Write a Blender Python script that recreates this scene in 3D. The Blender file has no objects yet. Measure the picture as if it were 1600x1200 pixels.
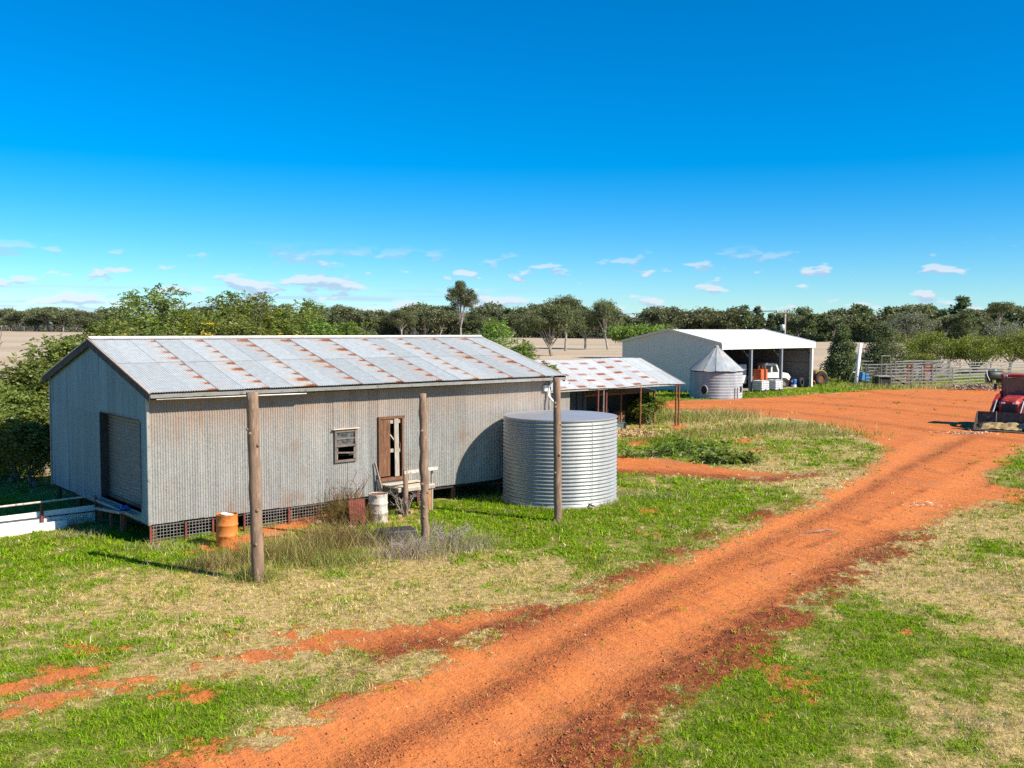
import bpy, math, random
import numpy as np
from mathutils import Matrix, Vector

random.seed(7)
R = math.radians
COL = bpy.context.scene.collection
SC = bpy.context.scene

# ------------------------------------------------------------------ camera, sky, sun, exposure
CAM_H, FPX, PITCH, ROLL = 6.1, 1500.0, R(3.5), R(0.3)
CM = Matrix.Rotation(math.pi / 2 - PITCH, 3, 'X') @ Matrix.Rotation(ROLL, 3, 'Z')
cam_d = bpy.data.cameras.new('camera')
cam_d.sensor_width = 36.0
cam_d.lens = 36.0 * FPX / 1600.0
cam_d.clip_start, cam_d.clip_end = 0.1, 20000.0
cam = bpy.data.objects.new('camera', cam_d)
cam.matrix_world = Matrix.Translation((0, 0, CAM_H)) @ CM.to_4x4()
COL.objects.link(cam)
SC.camera = cam

SUN_EL, SUN_AZ = R(38.0), math.atan2(0.885, -0.465)      # azimuth measured from +Y towards +X
sun_dir = Vector((math.sin(SUN_AZ) * math.cos(SUN_EL), math.cos(SUN_AZ) * math.cos(SUN_EL), math.sin(SUN_EL)))
sd = bpy.data.lights.new('sun', 'SUN')
sd.energy, sd.angle, sd.color = 5.0, R(0.53), (1.0, 0.93, 0.80)
so = bpy.data.objects.new('sun', sd)
so.rotation_euler = sun_dir.to_track_quat('Z', 'Y').to_euler()
so.location = (30, -20, 60)
COL.objects.link(so)

SC.view_settings.view_transform = 'Standard'
SC.view_settings.look = 'None'
SC.view_settings.gamma = 1.0
SC.view_settings.use_curve_mapping = False
SC.view_settings.exposure = 0.75
SC.cycles.max_bounces = 6
SC.cycles.transparent_max_bounces = 6
SC.cycles.use_denoising = False


class NT:
    """tiny node-tree writer"""
    def __init__(s, tree):
        s.t = tree

    def n(s, typ, ins=None, **props):
        nd = s.t.nodes.new(typ)
        for k, v in props.items():
            setattr(nd, k, v)
        for k, v in (ins or {}).items():
            s.set(nd.inputs[k], v)
        return nd

    def set(s, inp, v):
        if isinstance(v, bpy.types.NodeSocket):
            s.t.links.new(v, inp)
        elif isinstance(v, (tuple, list)) and inp.type == 'RGBA' and len(v) == 3:
            inp.default_value = (*v, 1.0)
        else:
            inp.default_value = v

    def m(s, op, a, b=0.0, c=0.0, clamp=False):
        nd = s.n('ShaderNodeMath', {0: a, 1: b, 2: c}, operation=op, use_clamp=clamp)
        return nd.outputs[0]

    def vm(s, op, a, b=(0, 0, 0)):
        nd = s.n('ShaderNodeVectorMath', {0: a, 1: b}, operation=op)
        return nd.outputs[0]

    def mix(s, f, a, b, mode='MIX'):
        nd = s.n('ShaderNodeMix', data_type='RGBA', blend_type=mode)
        s.set(nd.inputs[0], f); s.set(nd.inputs[6], a); s.set(nd.inputs[7], b)
        return nd.outputs[2]

    def ss(s, v, a, b, c=0.0, d=1.0):
        nd = s.n('ShaderNodeMapRange', {0: v, 1: a, 2: b, 3: c, 4: d}, interpolation_type='SMOOTHSTEP')
        return nd.outputs[0]

    def lin(s, v, a, b, c=0.0, d=1.0):
        nd = s.n('ShaderNodeMapRange', {0: v, 1: a, 2: b, 3: c, 4: d})
        return nd.outputs[0]

    def noise(s, vec, scale=1.0, detail=4.0, rough=0.55, dist=0.0):
        nd = s.n('ShaderNodeTexNoise', {'Vector': vec, 'Scale': scale, 'Detail': detail, 'Roughness': rough, 'Distortion': dist})
        return nd.outputs[0]

    def scl(s, vec, sx, sy, sz):
        return s.vm('MULTIPLY', vec, (sx, sy, sz))

    def xyz(s, vec):
        return s.n('ShaderNodeSeparateXYZ', {0: vec}).outputs

    def com(s, x, y, z):
        return s.n('ShaderNodeCombineXYZ', {0: x, 1: y, 2: z}).outputs[0]

    def obj(s):
        return s.n('ShaderNodeTexCoord').outputs['Object']

    def attr(s, name):
        return s.n('ShaderNodeAttribute', attribute_name=name)


# --- world: Nishita sky with a distant field of small fair-weather clouds low over the horizon
world = bpy.data.worlds.new('World')
SC.world = world
world.use_nodes = True
w = NT(world.node_tree)
for nd in list(world.node_tree.nodes):
    world.node_tree.nodes.remove(nd)
sky = w.n('ShaderNodeTexSky', sky_type='NISHITA')
sky.sun_disc = False
sky.sun_elevation, sky.sun_rotation = SUN_EL, SUN_AZ
sky.altitude, sky.air_density, sky.dust_density, sky.ozone_density = 2500.0, 1.3, 0.0, 6.0
tint = w.mix(1.0, sky.outputs[0], (0.90, 1.135, 1.27), 'MULTIPLY')
hs = w.n('ShaderNodeHueSaturation', {'Hue': 0.5, 'Saturation': 1.3, 'Value': 1.0, 'Color': tint})
gd = w.n('ShaderNodeTexCoord').outputs['Generated']
dx, dy, dz = w.xyz(gd)[:3]
az = w.m('ARCTAN2', dx, dy)
left = w.m('COSINE', w.m('MULTIPLY', w.m('ADD', az, 0.52), 1.5))
cover = w.m('MULTIPLY', left, 0.075)


def cloud(lift, sx, sy, seed):
    v = w.com(w.m('MULTIPLY', az, sx), w.m('MULTIPLY', w.m('ADD', dz, lift), sy), seed)
    return w.noise(v, 1.0, 4.0, 0.52)


c_big, c_up = cloud(0.0, 21.0, 62.0, 5.3), cloud(0.006, 21.0, 62.0, 5.3)
c_sml = cloud(0.0, 46.0, 170.0, 9.1)
band = w.m('MULTIPLY', w.ss(dz, -0.01, 0.010), w.ss(dz, 0.086, 0.05))
low = w.ss(dz, 0.06, 0.0, 0.0, 0.06)
dens = w.m('SUBTRACT', c_big, w.m('SUBTRACT', w.m('SUBTRACT', 0.618, cover), low))
dens2 = w.m('SUBTRACT', c_sml, w.m('SUBTRACT', 0.70, low))
streaks = w.m('MULTIPLY', w.ss(cloud(0.0, 5.0, 210.0, 2.2), 0.45, 0.62), w.m('MULTIPLY', w.ss(dz, 0.048, 0.02), w.ss(left, 0.45, 0.95, 0.0, 0.8)))
cmask = w.m('MULTIPLY', w.m('MAXIMUM', w.m('MAXIMUM', w.ss(dens, 0.0, 0.07), w.ss(dens2, 0.0, 0.06, 0.0, 0.8)), streaks), band)
lit = w.ss(w.m('SUBTRACT', c_big, c_up), -0.01, 0.085)
ccol = w.mix(lit, (4.0, 4.9, 6.8), (6.8, 7.1, 7.8))
skyc = w.mix(w.m('MULTIPLY', cmask, 0.75), hs.outputs[0], ccol)
bg = w.n('ShaderNodeBackground', {'Color': skyc, 'Strength': 0.073})
wo = w.n('ShaderNodeOutputWorld', {0: bg.outputs[0]})


# ------------------------------------------------------------------ helpers
def ray(px, py):
    return CM @ Vector(((px - 800) / FPX, (600 - py) / FPX, -1.0))


def g(px, py, z=0.0):
    """ground point of the place that the survey of the photograph gives for a pixel"""
    r = ray(px, py)
    t = (z - CAM_H) / r.z
    return Vector((r.x * t, r.y * t, z))


def at(px, py, Y):
    r = ray(px, py)
    t = Y / r.y
    return Vector((r.x * t, Y, CAM_H + r.z * t))


def tag(o, label=None, cat=None, group=None, kind=None):
    if label: o['label'] = label
    if cat: o['category'] = cat
    if group: o['group'] = group
    if kind: o['kind'] = kind
    return o


def thing(name, label, cat, loc=(0, 0, 0), rz=0.0, group=None, scale=1.0):
    e = bpy.data.objects.new(name, None)
    e.empty_display_size = 0.2
    COL.objects.link(e)
    e.location = loc
    e.rotation_euler = (0, 0, rz)
    e.scale = (scale, scale, scale)
    return tag(e, label, cat, group)


def link_mesh(name, me, mat, parent):
    o = bpy.data.objects.new(name, me)
    COL.objects.link(o)
    if mat is not None and not me.materials:
        me.materials.append(mat)
    if parent is not None:
        o.parent = parent
    return o


def np_mesh(name, V, F, smooth=False, attrs=None):
    """fast mesh from arrays; F is (m,k)"""
    me = bpy.data.meshes.new(name)
    V = np.asarray(V, np.float32); F = np.asarray(F, np.int32)
    k = F.shape[1]
    me.vertices.add(len(V)); me.vertices.foreach_set('co', V.ravel())
    me.loops.add(F.size); me.loops.foreach_set('vertex_index', F.ravel())
    me.polygons.add(len(F))
    me.polygons.foreach_set('loop_start', np.arange(len(F), dtype=np.int32) * k)
    try:
        me.polygons.foreach_set('loop_total', np.full(len(F), k, np.int32))
    except Exception:
        pass
    if smooth:
        me.polygons.foreach_set('use_smooth', np.ones(len(F), bool))
    for nm, a in (attrs or {}).items():
        a = np.asarray(a, np.float32)
        if a.ndim == 1:
            at_ = me.attributes.new(nm, 'FLOAT', 'POINT'); at_.data.foreach_set('value', a)
        else:
            at_ = me.attributes.new(nm, 'FLOAT_COLOR', 'POINT')
            c4 = np.ones((len(a), 4), np.float32); c4[:, :3] = a
            at_.data.foreach_set('color', c4.ravel())
    me.update(calc_edges=True)
    me.validate()
    return me


class MB:
    """collects shapes; build() links them as ONE mesh object"""
    def __init__(s):
        s.v, s.f, s.uv = [], [], []

    def _add(s, vs, fs, uvs=None):
        b = len(s.v)
        s.v += [tuple(p) for p in vs]
        s.f += [tuple(i + b for i in f) for f in fs]
        s.uv += list(uvs) if uvs else [(0.0, 0.0)] * len(vs)
        return s

    def box(s, c, d, rot=None):
        x, y, z = d[0] / 2, d[1] / 2, d[2] / 2
        P = [Vector((i * x, j * y, k * z)) for k in (-1, 1) for j in (-1, 1) for i in (-1, 1)]
        if rot is not None:
            P = [rot @ p for p in P]
        P = [p + Vector(c) for p in P]
        return s._add(P, [(0, 2, 3, 1), (4, 5, 7, 6), (0, 1, 5, 4), (2, 6, 7, 3), (0, 4, 6, 2), (1, 3, 7, 5)])

    def beam(s, a, b, w_, h_, up=(0, 0, 1), taper=1.0):
        a, b = Vector(a), Vector(b)
        d = (b - a).normalized(); up = Vector(up)
        if abs(d.dot(up)) > 0.98:
            up = Vector((0, 1, 0))
        x = d.cross(up).normalized(); y = x.cross(d).normalized()
        P = []
        for p, k in ((a, 1.0), (b, taper)):
            for i, j in ((-1, -1), (1, -1), (1, 1), (-1, 1)):
                P.append(p + x * i * w_ / 2 * k + y * j * h_ / 2 * k)
        return s._add(P, [(3, 2, 1, 0), (4, 5, 6, 7), (0, 1, 5, 4), (1, 2, 6, 5), (2, 3, 7, 6), (3, 0, 4, 7)])

    def tube(s, pts, rad, n=8, cap=True, jit=0.0, rng=random):
        pts = [Vector(p) for p in pts]
        if not hasattr(rad, '__len__'):
            rad = [rad] * len(pts)
        rings, ref = [], None
        for i, p in enumerate(pts):
            d = (pts[min(i + 1, len(pts) - 1)] - pts[max(i - 1, 0)]).normalized()
            if ref is None:
                ref = Vector((1, 0, 0)) if abs(d.x) < 0.8 else Vector((0, 1, 0))
            x = (ref - d * ref.dot(d)).normalized(); y = d.cross(x); ref = x
            rings.append([p + (x * math.cos(2 * math.pi * k / n) + y * math.sin(2 * math.pi * k / n)) * rad[i] * (1 + (rng.uniform(-jit, jit) if jit else 0)) for k in range(n)])
        vs = [q for r_ in rings for q in r_]
        fs = []
        for i in range(len(pts) - 1):
            for k in range(n):
                fs.append((i * n + k, i * n + (k + 1) % n, (i + 1) * n + (k + 1) % n, (i + 1) * n + k))
        if cap:
            fs.append(tuple(reversed(range(n)))); fs.append(tuple(range((len(pts) - 1) * n, len(pts) * n)))
        return s._add(vs, fs)

    def lathe(s, prof, n=32, c=(0, 0, 0), axis='Z', cap=True):
        vs, fs = [], []
        for r_, z in prof:
            for k in range(n):
                a = 2 * math.pi * k / n
                p = (r_ * math.cos(a), r_ * math.sin(a), z)
                if axis == 'X': p = (p[2], p[0], p[1])
                elif axis == 'Y': p = (p[1], p[2], p[0])
                vs.append((p[0] + c[0], p[1] + c[1], p[2] + c[2]))
        for i in range(len(prof) - 1):
            for k in range(n):
                fs.append((i * n + k, i * n + (k + 1) % n, (i + 1) * n + (k + 1) % n, (i + 1) * n + k))
        if cap:
            if prof[0][0] > 1e-4: fs.append(tuple(reversed(range(n))))
            if prof[-1][0] > 1e-4: fs.append(tuple(range((len(prof) - 1) * n, len(prof) * n)))
        return s._add(vs, fs)

    def prism(s, poly, a0, a1, f):
        """poly of (p,q); f(p,q,a)->xyz; extruded from a0 to a1"""
        n = len(poly)
        vs = [f(p, q, a0) for p, q in poly] + [f(p, q, a1) for p, q in poly]
        fs = [tuple(reversed(range(n))), tuple(range(n, 2 * n))]
        fs += [(i, (i + 1) % n, n + (i + 1) % n, n + i) for i in range(n)]
        return s._add(vs, fs)

    def corr(s, a0, a1, f, b0, b1, pitch=0.076, amp=0.009, seg=8, rows=1):
        """corrugated sheet: a runs across the ribs, b along them (b0,b1 numbers or functions of a); f(a,b,h)->xyz"""
        n = max(2, int(round((a1 - a0) / pitch * seg)))
        vs, uv = [], []
        for j in range(rows + 1):
            for i in range(n + 1):
                a = a0 + (a1 - a0) * i / n
                lo = b0(a) if callable(b0) else b0
                hi = b1(a) if callable(b1) else b1
                b = lo + (hi - lo) * j / rows
                vs.append(f(a, b, amp * math.sin(2 * math.pi * a / pitch))); uv.append((a, b))
        fs = [(j * (n + 1) + i, j * (n + 1) + i + 1, (j + 1) * (n + 1) + i + 1, (j + 1) * (n + 1) + i) for j in range(rows) for i in range(n)]
        return s._add(vs, fs, uv)

    def mesh(s, name, smooth=False):
        me = bpy.data.meshes.new(name)
        me.from_pydata(s.v, [], s.f)
        if any(u != (0.0, 0.0) for u in s.uv):
            l = me.uv_layers.new(name='UVMap')
            idx = np.zeros(len(me.loops), np.int32); me.loops.foreach_get('vertex_index', idx)
            l.data.foreach_set('uv', np.asarray(s.uv, np.float32)[idx].ravel())
        if smooth:
            me.polygons.foreach_set('use_smooth', np.ones(len(me.polygons), bool))
        me.update()
        return me

    def build(s, name, mat, parent=None, smooth=False, bevel=0.0):
        o = link_mesh(name, s.mesh(name, smooth), mat, parent)
        if bevel:
            b = o.modifiers.new('bevel', 'BEVEL'); b.width = bevel; b.segments = 2; b.limit_method = 'ANGLE'
        return o


def copy_tree(o, parent=None):
    c = o.copy(); COL.objects.link(c)
    if parent is not None: c.parent = parent
    for ch in o.children:
        copy_tree(ch, c)
    return c


# ------------------------------------------------------------------ materials
MATS = {}


def new_mat(name):
    m = bpy.data.materials.new(name); m.use_nodes = True
    t = m.node_tree
    for nd in list(t.nodes): t.nodes.remove(nd)
    nt = NT(t)
    nt.bsdf = nt.n('ShaderNodeBsdfPrincipled')
    nt.out = nt.n('ShaderNodeOutputMaterial', {0: nt.bsdf.outputs[0]})
    MATS[name] = m
    return m, nt


def wear(name, c1, c2, scale=3.0, rough=0.7, metal=0.0, bump=0.0, stretch=(1, 1, 1), c3=None, s3=9.0, t3=(0.55, 0.7), spec=0.4):
    """two-tone weathered surface with optional third tone in patches"""
    m, n = new_mat(name)
    co = n.scl(n.obj(), *stretch)
    a = n.noise(co, scale, 6.0, 0.62)
    c = n.mix(n.ss(a, 0.3, 0.7), c1, c2)
    if c3:
        c = n.mix(n.ss(n.noise(co, s3, 5.0, 0.6), *t3), c, c3)
    n.set(n.bsdf.inputs['Base Color'], c)
    n.set(n.bsdf.inputs['Roughness'], n.lin(a, 0.2, 0.8, rough - 0.1, min(1.0, rough + 0.1)))
    n.set(n.bsdf.inputs['Metallic'], metal)
    n.set(n.bsdf.inputs['Specular IOR Level'], spec)
    if bump:
        b = n.n('ShaderNodeBump', {'Strength': bump, 'Distance': 0.02, 'Height': n.noise(co, scale * 4, 5.0, 0.6)})
        n.set(n.bsdf.inputs['Normal'], b.outputs[0])
    return m


wear('white_paint', (0.80, 0.79, 0.76), (0.70, 0.69, 0.66), 2.0, 0.5)
wear('white_roof', (0.80, 0.80, 0.78), (0.76, 0.76, 0.74), 0.4, 0.45)
wear('shed_grey', (0.90, 0.66, 0.54), (0.86, 0.63, 0.51), 0.5, 0.6)
wear('inner_grey', (0.20, 0.19, 0.18), (0.15, 0.145, 0.14), 0.6, 0.6)  # inner steel; also puts interior shade into the added lining's colour
wear('steel_blue', (0.30, 0.34, 0.37), (0.24, 0.27, 0.30), 3, 0.5, 0.4)
wear('dull_steel', (0.27, 0.25, 0.23), (0.17, 0.15, 0.135), 4, 0.6, 0.3, c3=(0.23, 0.12, 0.07), t3=(0.6, 0.75))
wear('rust', (0.24, 0.085, 0.035), (0.13, 0.045, 0.022), 6, 0.9, 0, 0.3, c3=(0.34, 0.15, 0.06))
wear('rust_red', (0.22, 0.055, 0.035), (0.13, 0.04, 0.03), 6, 0.85, 0, 0.2)
wear('orange_drum', (0.60, 0.20, 0.035), (0.50, 0.15, 0.03), 5, 0.6, 0, 0.15, c3=(0.22, 0.07, 0.03), s3=6, t3=(0.56, 0.68))
wear('white_drum', (0.58, 0.54, 0.48), (0.42, 0.36, 0.30), 6, 0.7, 0, 0.2, c3=(0.25, 0.12, 0.07), s3=7, t3=(0.55, 0.66))
wear('timber_post', (0.29, 0.19, 0.125), (0.17, 0.105, 0.07), 5, 0.9, 0, 0.6, (2.2, 2.2, 0.35), c3=(0.36, 0.27, 0.20), s3=9)
wear('timber_grey', (0.42, 0.37, 0.31), (0.26, 0.21, 0.17), 5, 0.9, 0, 0.5, (3, 3, 0.6))
wear('timber_pale', (0.62, 0.53, 0.40), (0.48, 0.39, 0.27), 5, 0.85, 0, 0.4, (0.6, 3, 3))
wear('timber_brown', (0.19, 0.085, 0.04), (0.11, 0.05, 0.028), 5, 0.85, 0, 0.4, (3, 3, 0.4), c3=(0.27, 0.15, 0.08))
wear('dark_board', (0.055, 0.05, 0.048), (0.035, 0.033, 0.033), 4, 0.8)
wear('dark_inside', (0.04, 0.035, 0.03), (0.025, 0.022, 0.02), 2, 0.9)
wear('red_paint', (0.36, 0.022, 0.022), (0.26, 0.018, 0.018), 3, 0.5, 0, 0, c3=(0.36, 0.15, 0.08), s3=4, t3=(0.5, 0.75))
wear('black_rubber', (0.022, 0.021, 0.02), (0.035, 0.03, 0.027), 6, 0.85, c3=(0.12, 0.065, 0.04), s3=3, t3=(0.58, 0.78))
wear('black_plastic', (0.022, 0.022, 0.023), (0.03, 0.03, 0.03), 4, 0.5)
wear('dark_steel', (0.10, 0.085, 0.07), (0.055, 0.045, 0.04), 4, 0.6, 0.3, 0.2, c3=(0.25, 0.14, 0.08), s3=5)
wear('orange_paint', (0.60, 0.12, 0.03), (0.50, 0.095, 0.025), 3, 0.5, c3=(0.30, 0.09, 0.04))
wear('blue_plastic', (0.03, 0.12, 0.42), (0.025, 0.09, 0.34), 3, 0.4)
wear('dark_green', (0.045, 0.05, 0.04), (0.03, 0.035, 0.03), 3, 0.5)
wear('yellow_paint', (0.42, 0.26, 0.05), (0.36, 0.20, 0.04), 3, 0.6)
wear('bark_grey', (0.34, 0.29, 0.24), (0.17, 0.135, 0.105), 5, 0.95, 0, 0.6, (1, 1, 0.3))
wear('bark_pale', (0.40, 0.345, 0.29), (0.20, 0.165, 0.135), 3, 0.9, 0, 0.3, (1, 1, 0.3))
wear('dead_wood', (0.34, 0.28, 0.235), (0.21, 0.17, 0.145), 5, 0.95, 0, 0.4)
wear('concrete', (0.36, 0.30, 0.25), (0.26, 0.20, 0.16), 4, 0.95, 0, 0.3)
wear('straw', (0.50, 0.36, 0.15), (0.34, 0.22, 0.10), 8, 0.95, 0, 0.5)
wear('wood_chip', (0.62, 0.43, 0.22), (0.46, 0.29, 0.13), 8, 0.95)
wear('clod', (0.48, 0.165, 0.06), (0.27, 0.085, 0.035), 3, 1.0, 0, 0.3)
wear('tarp', (0.60, 0.60, 0.60), (0.48, 0.48, 0.49), 3, 0.7)
wear('ibc_plastic', (0.80, 0.80, 0.79), (0.72, 0.72, 0.71), 3, 0.45)
wear('wire_galv', (0.31, 0.29, 0.265), (0.20, 0.175, 0.155), 4, 0.6, 0.2)
wear('box_green', (0.12, 0.17, 0.16), (0.09, 0.13, 0.12), 5, 0.6)
wear('curtain', (0.20, 0.185, 0.155), (0.155, 0.145, 0.125), 3, 0.55, 0.2, 0, (0.4, 0.4, 3))
wear('gutter', (0.42, 0.42, 0.40), (0.30, 0.29, 0.27), 3, 0.5, 0.5, 0, (0.6, 1, 1), c3=(0.22, 0.12, 0.07))

m, n = new_mat('dark_glass')
for k, v in (('Base Color', (0.02, 0.03, 0.04, 1)), ('Roughness', 0.08), ('Specular IOR Level', 0.9)): n.bsdf.inputs[k].default_value = v
m, n = new_mat('cab_glass')
for k, v in (('Base Color', (0.05, 0.10, 0.12, 1)), ('Roughness', 0.04), ('Specular IOR Level', 0.9), ('Alpha', 0.72)): n.bsdf.inputs[k].default_value = v
m, n = new_mat('dusty_glass')
cg = n.mix(n.ss(n.noise(n.obj(), 9, 5), 0.35, 0.7), (0.05, 0.055, 0.06), (0.16, 0.165, 0.17))
n.set(n.bsdf.inputs['Base Color'], cg); n.bsdf.inputs['Roughness'].default_value = 0.25
m, n = new_mat('lamp_lens')
for k, v in (('Base Color', (0.7, 0.7, 0.65, 1)), ('Roughness', 0.1)): n.bsdf.inputs[k].default_value = v


def galv_wall(name, top, stain, tint=(1, 1, 1)):
    """old galvanised iron: grey zinc spangle, vertical streaks, brown staining that thickens towards the eave"""
    m, n = new_mat(name)
    co = n.obj(); x, y, z = n.xyz(co)[:3]
    fine = n.noise(co, 26.0, 3.0, 0.7)
    streak = n.noise(n.scl(co, 3.5, 3.5, 0.22), 1.6, 6.0, 0.65)
    blot = n.noise(co, 0.75, 6.0, 0.6)
    base = n.mix(n.ss(streak, 0.3, 0.72), (0.28 * tint[0], 0.27 * tint[1], 0.25 * tint[2]), (0.41 * tint[0], 0.395 * tint[1], 0.365 * tint[2]))
    base = n.mix(n.ss(fine, 0.46, 0.68, 0.0, 0.5), base, (0.50 * tint[0], 0.49 * tint[1], 0.465 * tint[2]))
    base = n.mix(n.ss(fine, 0.50, 0.30, 0.0, 0.35), base, (0.15 * tint[0], 0.14 * tint[1], 0.125 * tint[2]))
    high = n.ss(n.m('ADD', z, n.m('MULTIPLY', n.m('SUBTRACT', streak, 0.5), 2.4)), top - 2.0, top + 0.6)
    base = n.mix(n.m('MULTIPLY', high, 0.72 * stain), base, (0.40, 0.225, 0.125))
    base = n.mix(n.m('MULTIPLY', n.ss(n.m('MULTIPLY', blot, n.m('ADD', streak, 0.5)), 0.52, 0.74), 0.5 * stain), base, (0.27, 0.145, 0.08))
    info = n.n('ShaderNodeObjectInfo').outputs['Random']
    hsv = n.n('ShaderNodeHueSaturation', {'Value': n.lin(info, 0, 1, 0.9, 1.1), 'Color': base})
    n.set(n.bsdf.inputs['Base Color'], hsv.outputs[0])
    n.set(n.bsdf.inputs['Metallic'], 0.35)
    n.set(n.bsdf.inputs['Roughness'], n.lin(fine, 0.3, 0.7, 0.42, 0.62))
    b = n.n('ShaderNodeBump', {'Strength': 0.25, 'Distance': 0.01, 'Height': n.noise(co, 14.0, 4.0, 0.6)})
    n.set(n.bsdf.inputs['Normal'], b.outputs[0])
    return m


galv_wall('galv_long', 4.2, 1.0)
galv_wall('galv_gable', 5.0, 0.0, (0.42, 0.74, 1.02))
galv_wall('galv_old', 3.0, 0.9)


def galv_roof(name, lap, off, vs, voff, wl, wv, sym, amount, c_base=((0.46, 0.48, 0.47), (0.57, 0.59, 0.57))):
    """roof iron with rust blots along the laps where each sheet is nailed to the battens (UV in metres)"""
    m, n = new_mat(name)
    uv = n.n('ShaderNodeUVMap').outputs[0]
    u_, v_, _ = n.xyz(uv)[:3]
    nz = n.noise(uv, 5.0, 5.0, 0.65)
    nf = n.noise(n.scl(uv, 14.0, 5.0, 1), 1.5, 4.0, 0.7)
    s_ = n.m('DIVIDE', n.m('SUBTRACT', u_, off), lap)
    fu = n.m('MULTIPLY', n.m('SUBTRACT', s_, n.m('FLOOR', s_)), lap)
    dl = n.m('SUBTRACT', lap, fu)                       # metres to the left of the next lap
    if sym:
        dl = n.m('ABSOLUTE', n.m('SUBTRACT', dl, lap / 2))
    t_ = n.m('DIVIDE', n.m('SUBTRACT', v_, voff), vs)
    t_ = n.m('ADD', t_, n.m('MULTIPLY', n.m('SUBTRACT', n.noise(n.com(n.m('FLOOR', s_), n.m('FLOOR', t_), 0.3), 3.1, 0.0), 0.5), 0.25))
    fv = n.m('ABSOLUTE', n.m('MULTIPLY', n.m('SUBTRACT', n.m('SUBTRACT', t_, n.m('FLOOR', t_)), 0.5), vs))
    a_, b_ = n.m('DIVIDE', dl, wl), n.m('DIVIDE', fv, wv)
    if sym:
        d = n.m('MAXIMUM', a_, b_)
    else:
        d = n.m('SQRT', n.m('ADD', n.m('MULTIPLY', a_, a_), n.m('MULTIPLY', b_, b_)))
    nf = n.noise(n.scl(uv, 9.0, 6.0, 1), 1.3, 5.0, 0.7)
    c2_ = n.noise(n.com(n.m('FLOOR', s_), n.m('FLOOR', t_), 2.2), 3.9, 0.0)
    d = n.m('ADD', n.m('MULTIPLY', d, n.lin(c2_, 0.3, 0.7, 0.65, 1.35) if not sym else 1.0), n.m('MULTIPLY', n.m('SUBTRACT', nf, 0.5), 1.8 if not sym else 1.2))
    cell = n.noise(n.com(n.m('FLOOR', s_), n.m('FLOOR', t_), 7.7), 2.7, 0.0)
    amt = n.ss(cell, 0.28, 0.5, amount, 1.0)
    if not sym:
        amt = n.m('MULTIPLY', amt, n.ss(u_, 0.7, 1.0))
    halo = n.m('MULTIPLY', n.ss(d, 2.5, 0.7), n.m('MULTIPLY', amt, 0.5 if not sym else 0.12))
    core = n.m('MULTIPLY', n.ss(d, 1.15, 0.75), amt)
    line = n.m('MULTIPLY', n.ss(dl, 0.085, 0.0), n.ss(n.noise(n.scl(uv, 0.5, 1.6, 1), 2.0, 3.0), 0.30, 0.5, 0.35, 0.95))
    info = n.n('ShaderNodeObjectInfo').outputs['Random']
    base = n.mix(n.ss(nz, 0.3, 0.7), *c_base)
    base = n.mix(n.ss(n.noise(n.scl(uv, 1.0, 0.25, 1), 1.1, 5.0), 0.5, 0.75, 0.0, 0.45), base, (0.58, 0.50, 0.40))
    hsv = n.n('ShaderNodeHueSaturation', {'Value': n.lin(info, 0, 1, 0.88, 1.08), 'Color': base})
    c = n.mix(halo, hsv.outputs[0], (0.50, 0.27, 0.12))
    c = n.mix(core, c, n.mix(n.ss(nf, 0.35, 0.65), (0.34, 0.10, 0.03), (0.165, 0.05, 0.022)))
    if not sym:
        c = n.mix(n.m('MULTIPLY', line, n.ss(u_, 0.7, 1.0)), c, (0.19, 0.085, 0.045))
    n.set(n.bsdf.inputs['Base Color'], c)
    rf = n.m('MAXIMUM', core, halo)
    n.set(n.bsdf.inputs['Metallic'], n.lin(rf, 0, 1, 0.15, 0.0))
    n.set(n.bsdf.inputs['Roughness'], n.lin(rf, 0, 1, 0.45, 0.9))
    return m


galv_roof('roof_iron', 1.58, 0.24, 0.60, 0.10, 0.31, 0.115, False, 0.75)
galv_roof('roof_iron_dashes', 1.55, 0.30, 0.78, 0.12, 0.36, 0.13, True, 0.55, ((0.52, 0.52, 0.51), (0.62, 0.62, 0.61)))
galv_roof('roof_iron_plain', 1.55, 0.3, 0.8, 0.1, 0.1, 0.05, False, 0.0)

m, n = new_mat('tank_zinc')
co = n.obj()
ang = n.noise(n.scl(co, 1, 1, 0.15), 1.4, 5.0, 0.6)
n.set(n.bsdf.inputs['Base Color'], n.mix(n.ss(ang, 0.3, 0.7), (0.31, 0.32, 0.32), (0.42, 0.42, 0.41)))
n.set(n.bsdf.inputs['Metallic'], 0.4); n.set(n.bsdf.inputs['Roughness'], n.lin(n.noise(co, 9, 4), 0.3, 0.7, 0.42, 0.58))
m, n = new_mat('silo_zinc')
co = n.obj(); z = n.xyz(co)[2]
a = n.noise(n.scl(co, 1, 1, 0.4), 1.5, 6.0, 0.65)
c = n.mix(n.ss(a, 0.3, 0.7), (0.23, 0.26, 0.28), (0.35, 0.38, 0.39))
c = n.mix(n.m('MULTIPLY', n.ss(n.noise(co, 0.9, 5, 0.7), 0.5, 0.68), n.ss(z, 2.2, 2.45)), c, (0.52, 0.34, 0.19))
n.set(n.bsdf.inputs['Base Color'], c); n.set(n.bsdf.inputs['Metallic'], 0.0); n.set(n.bsdf.inputs['Roughness'], 0.8)


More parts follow.
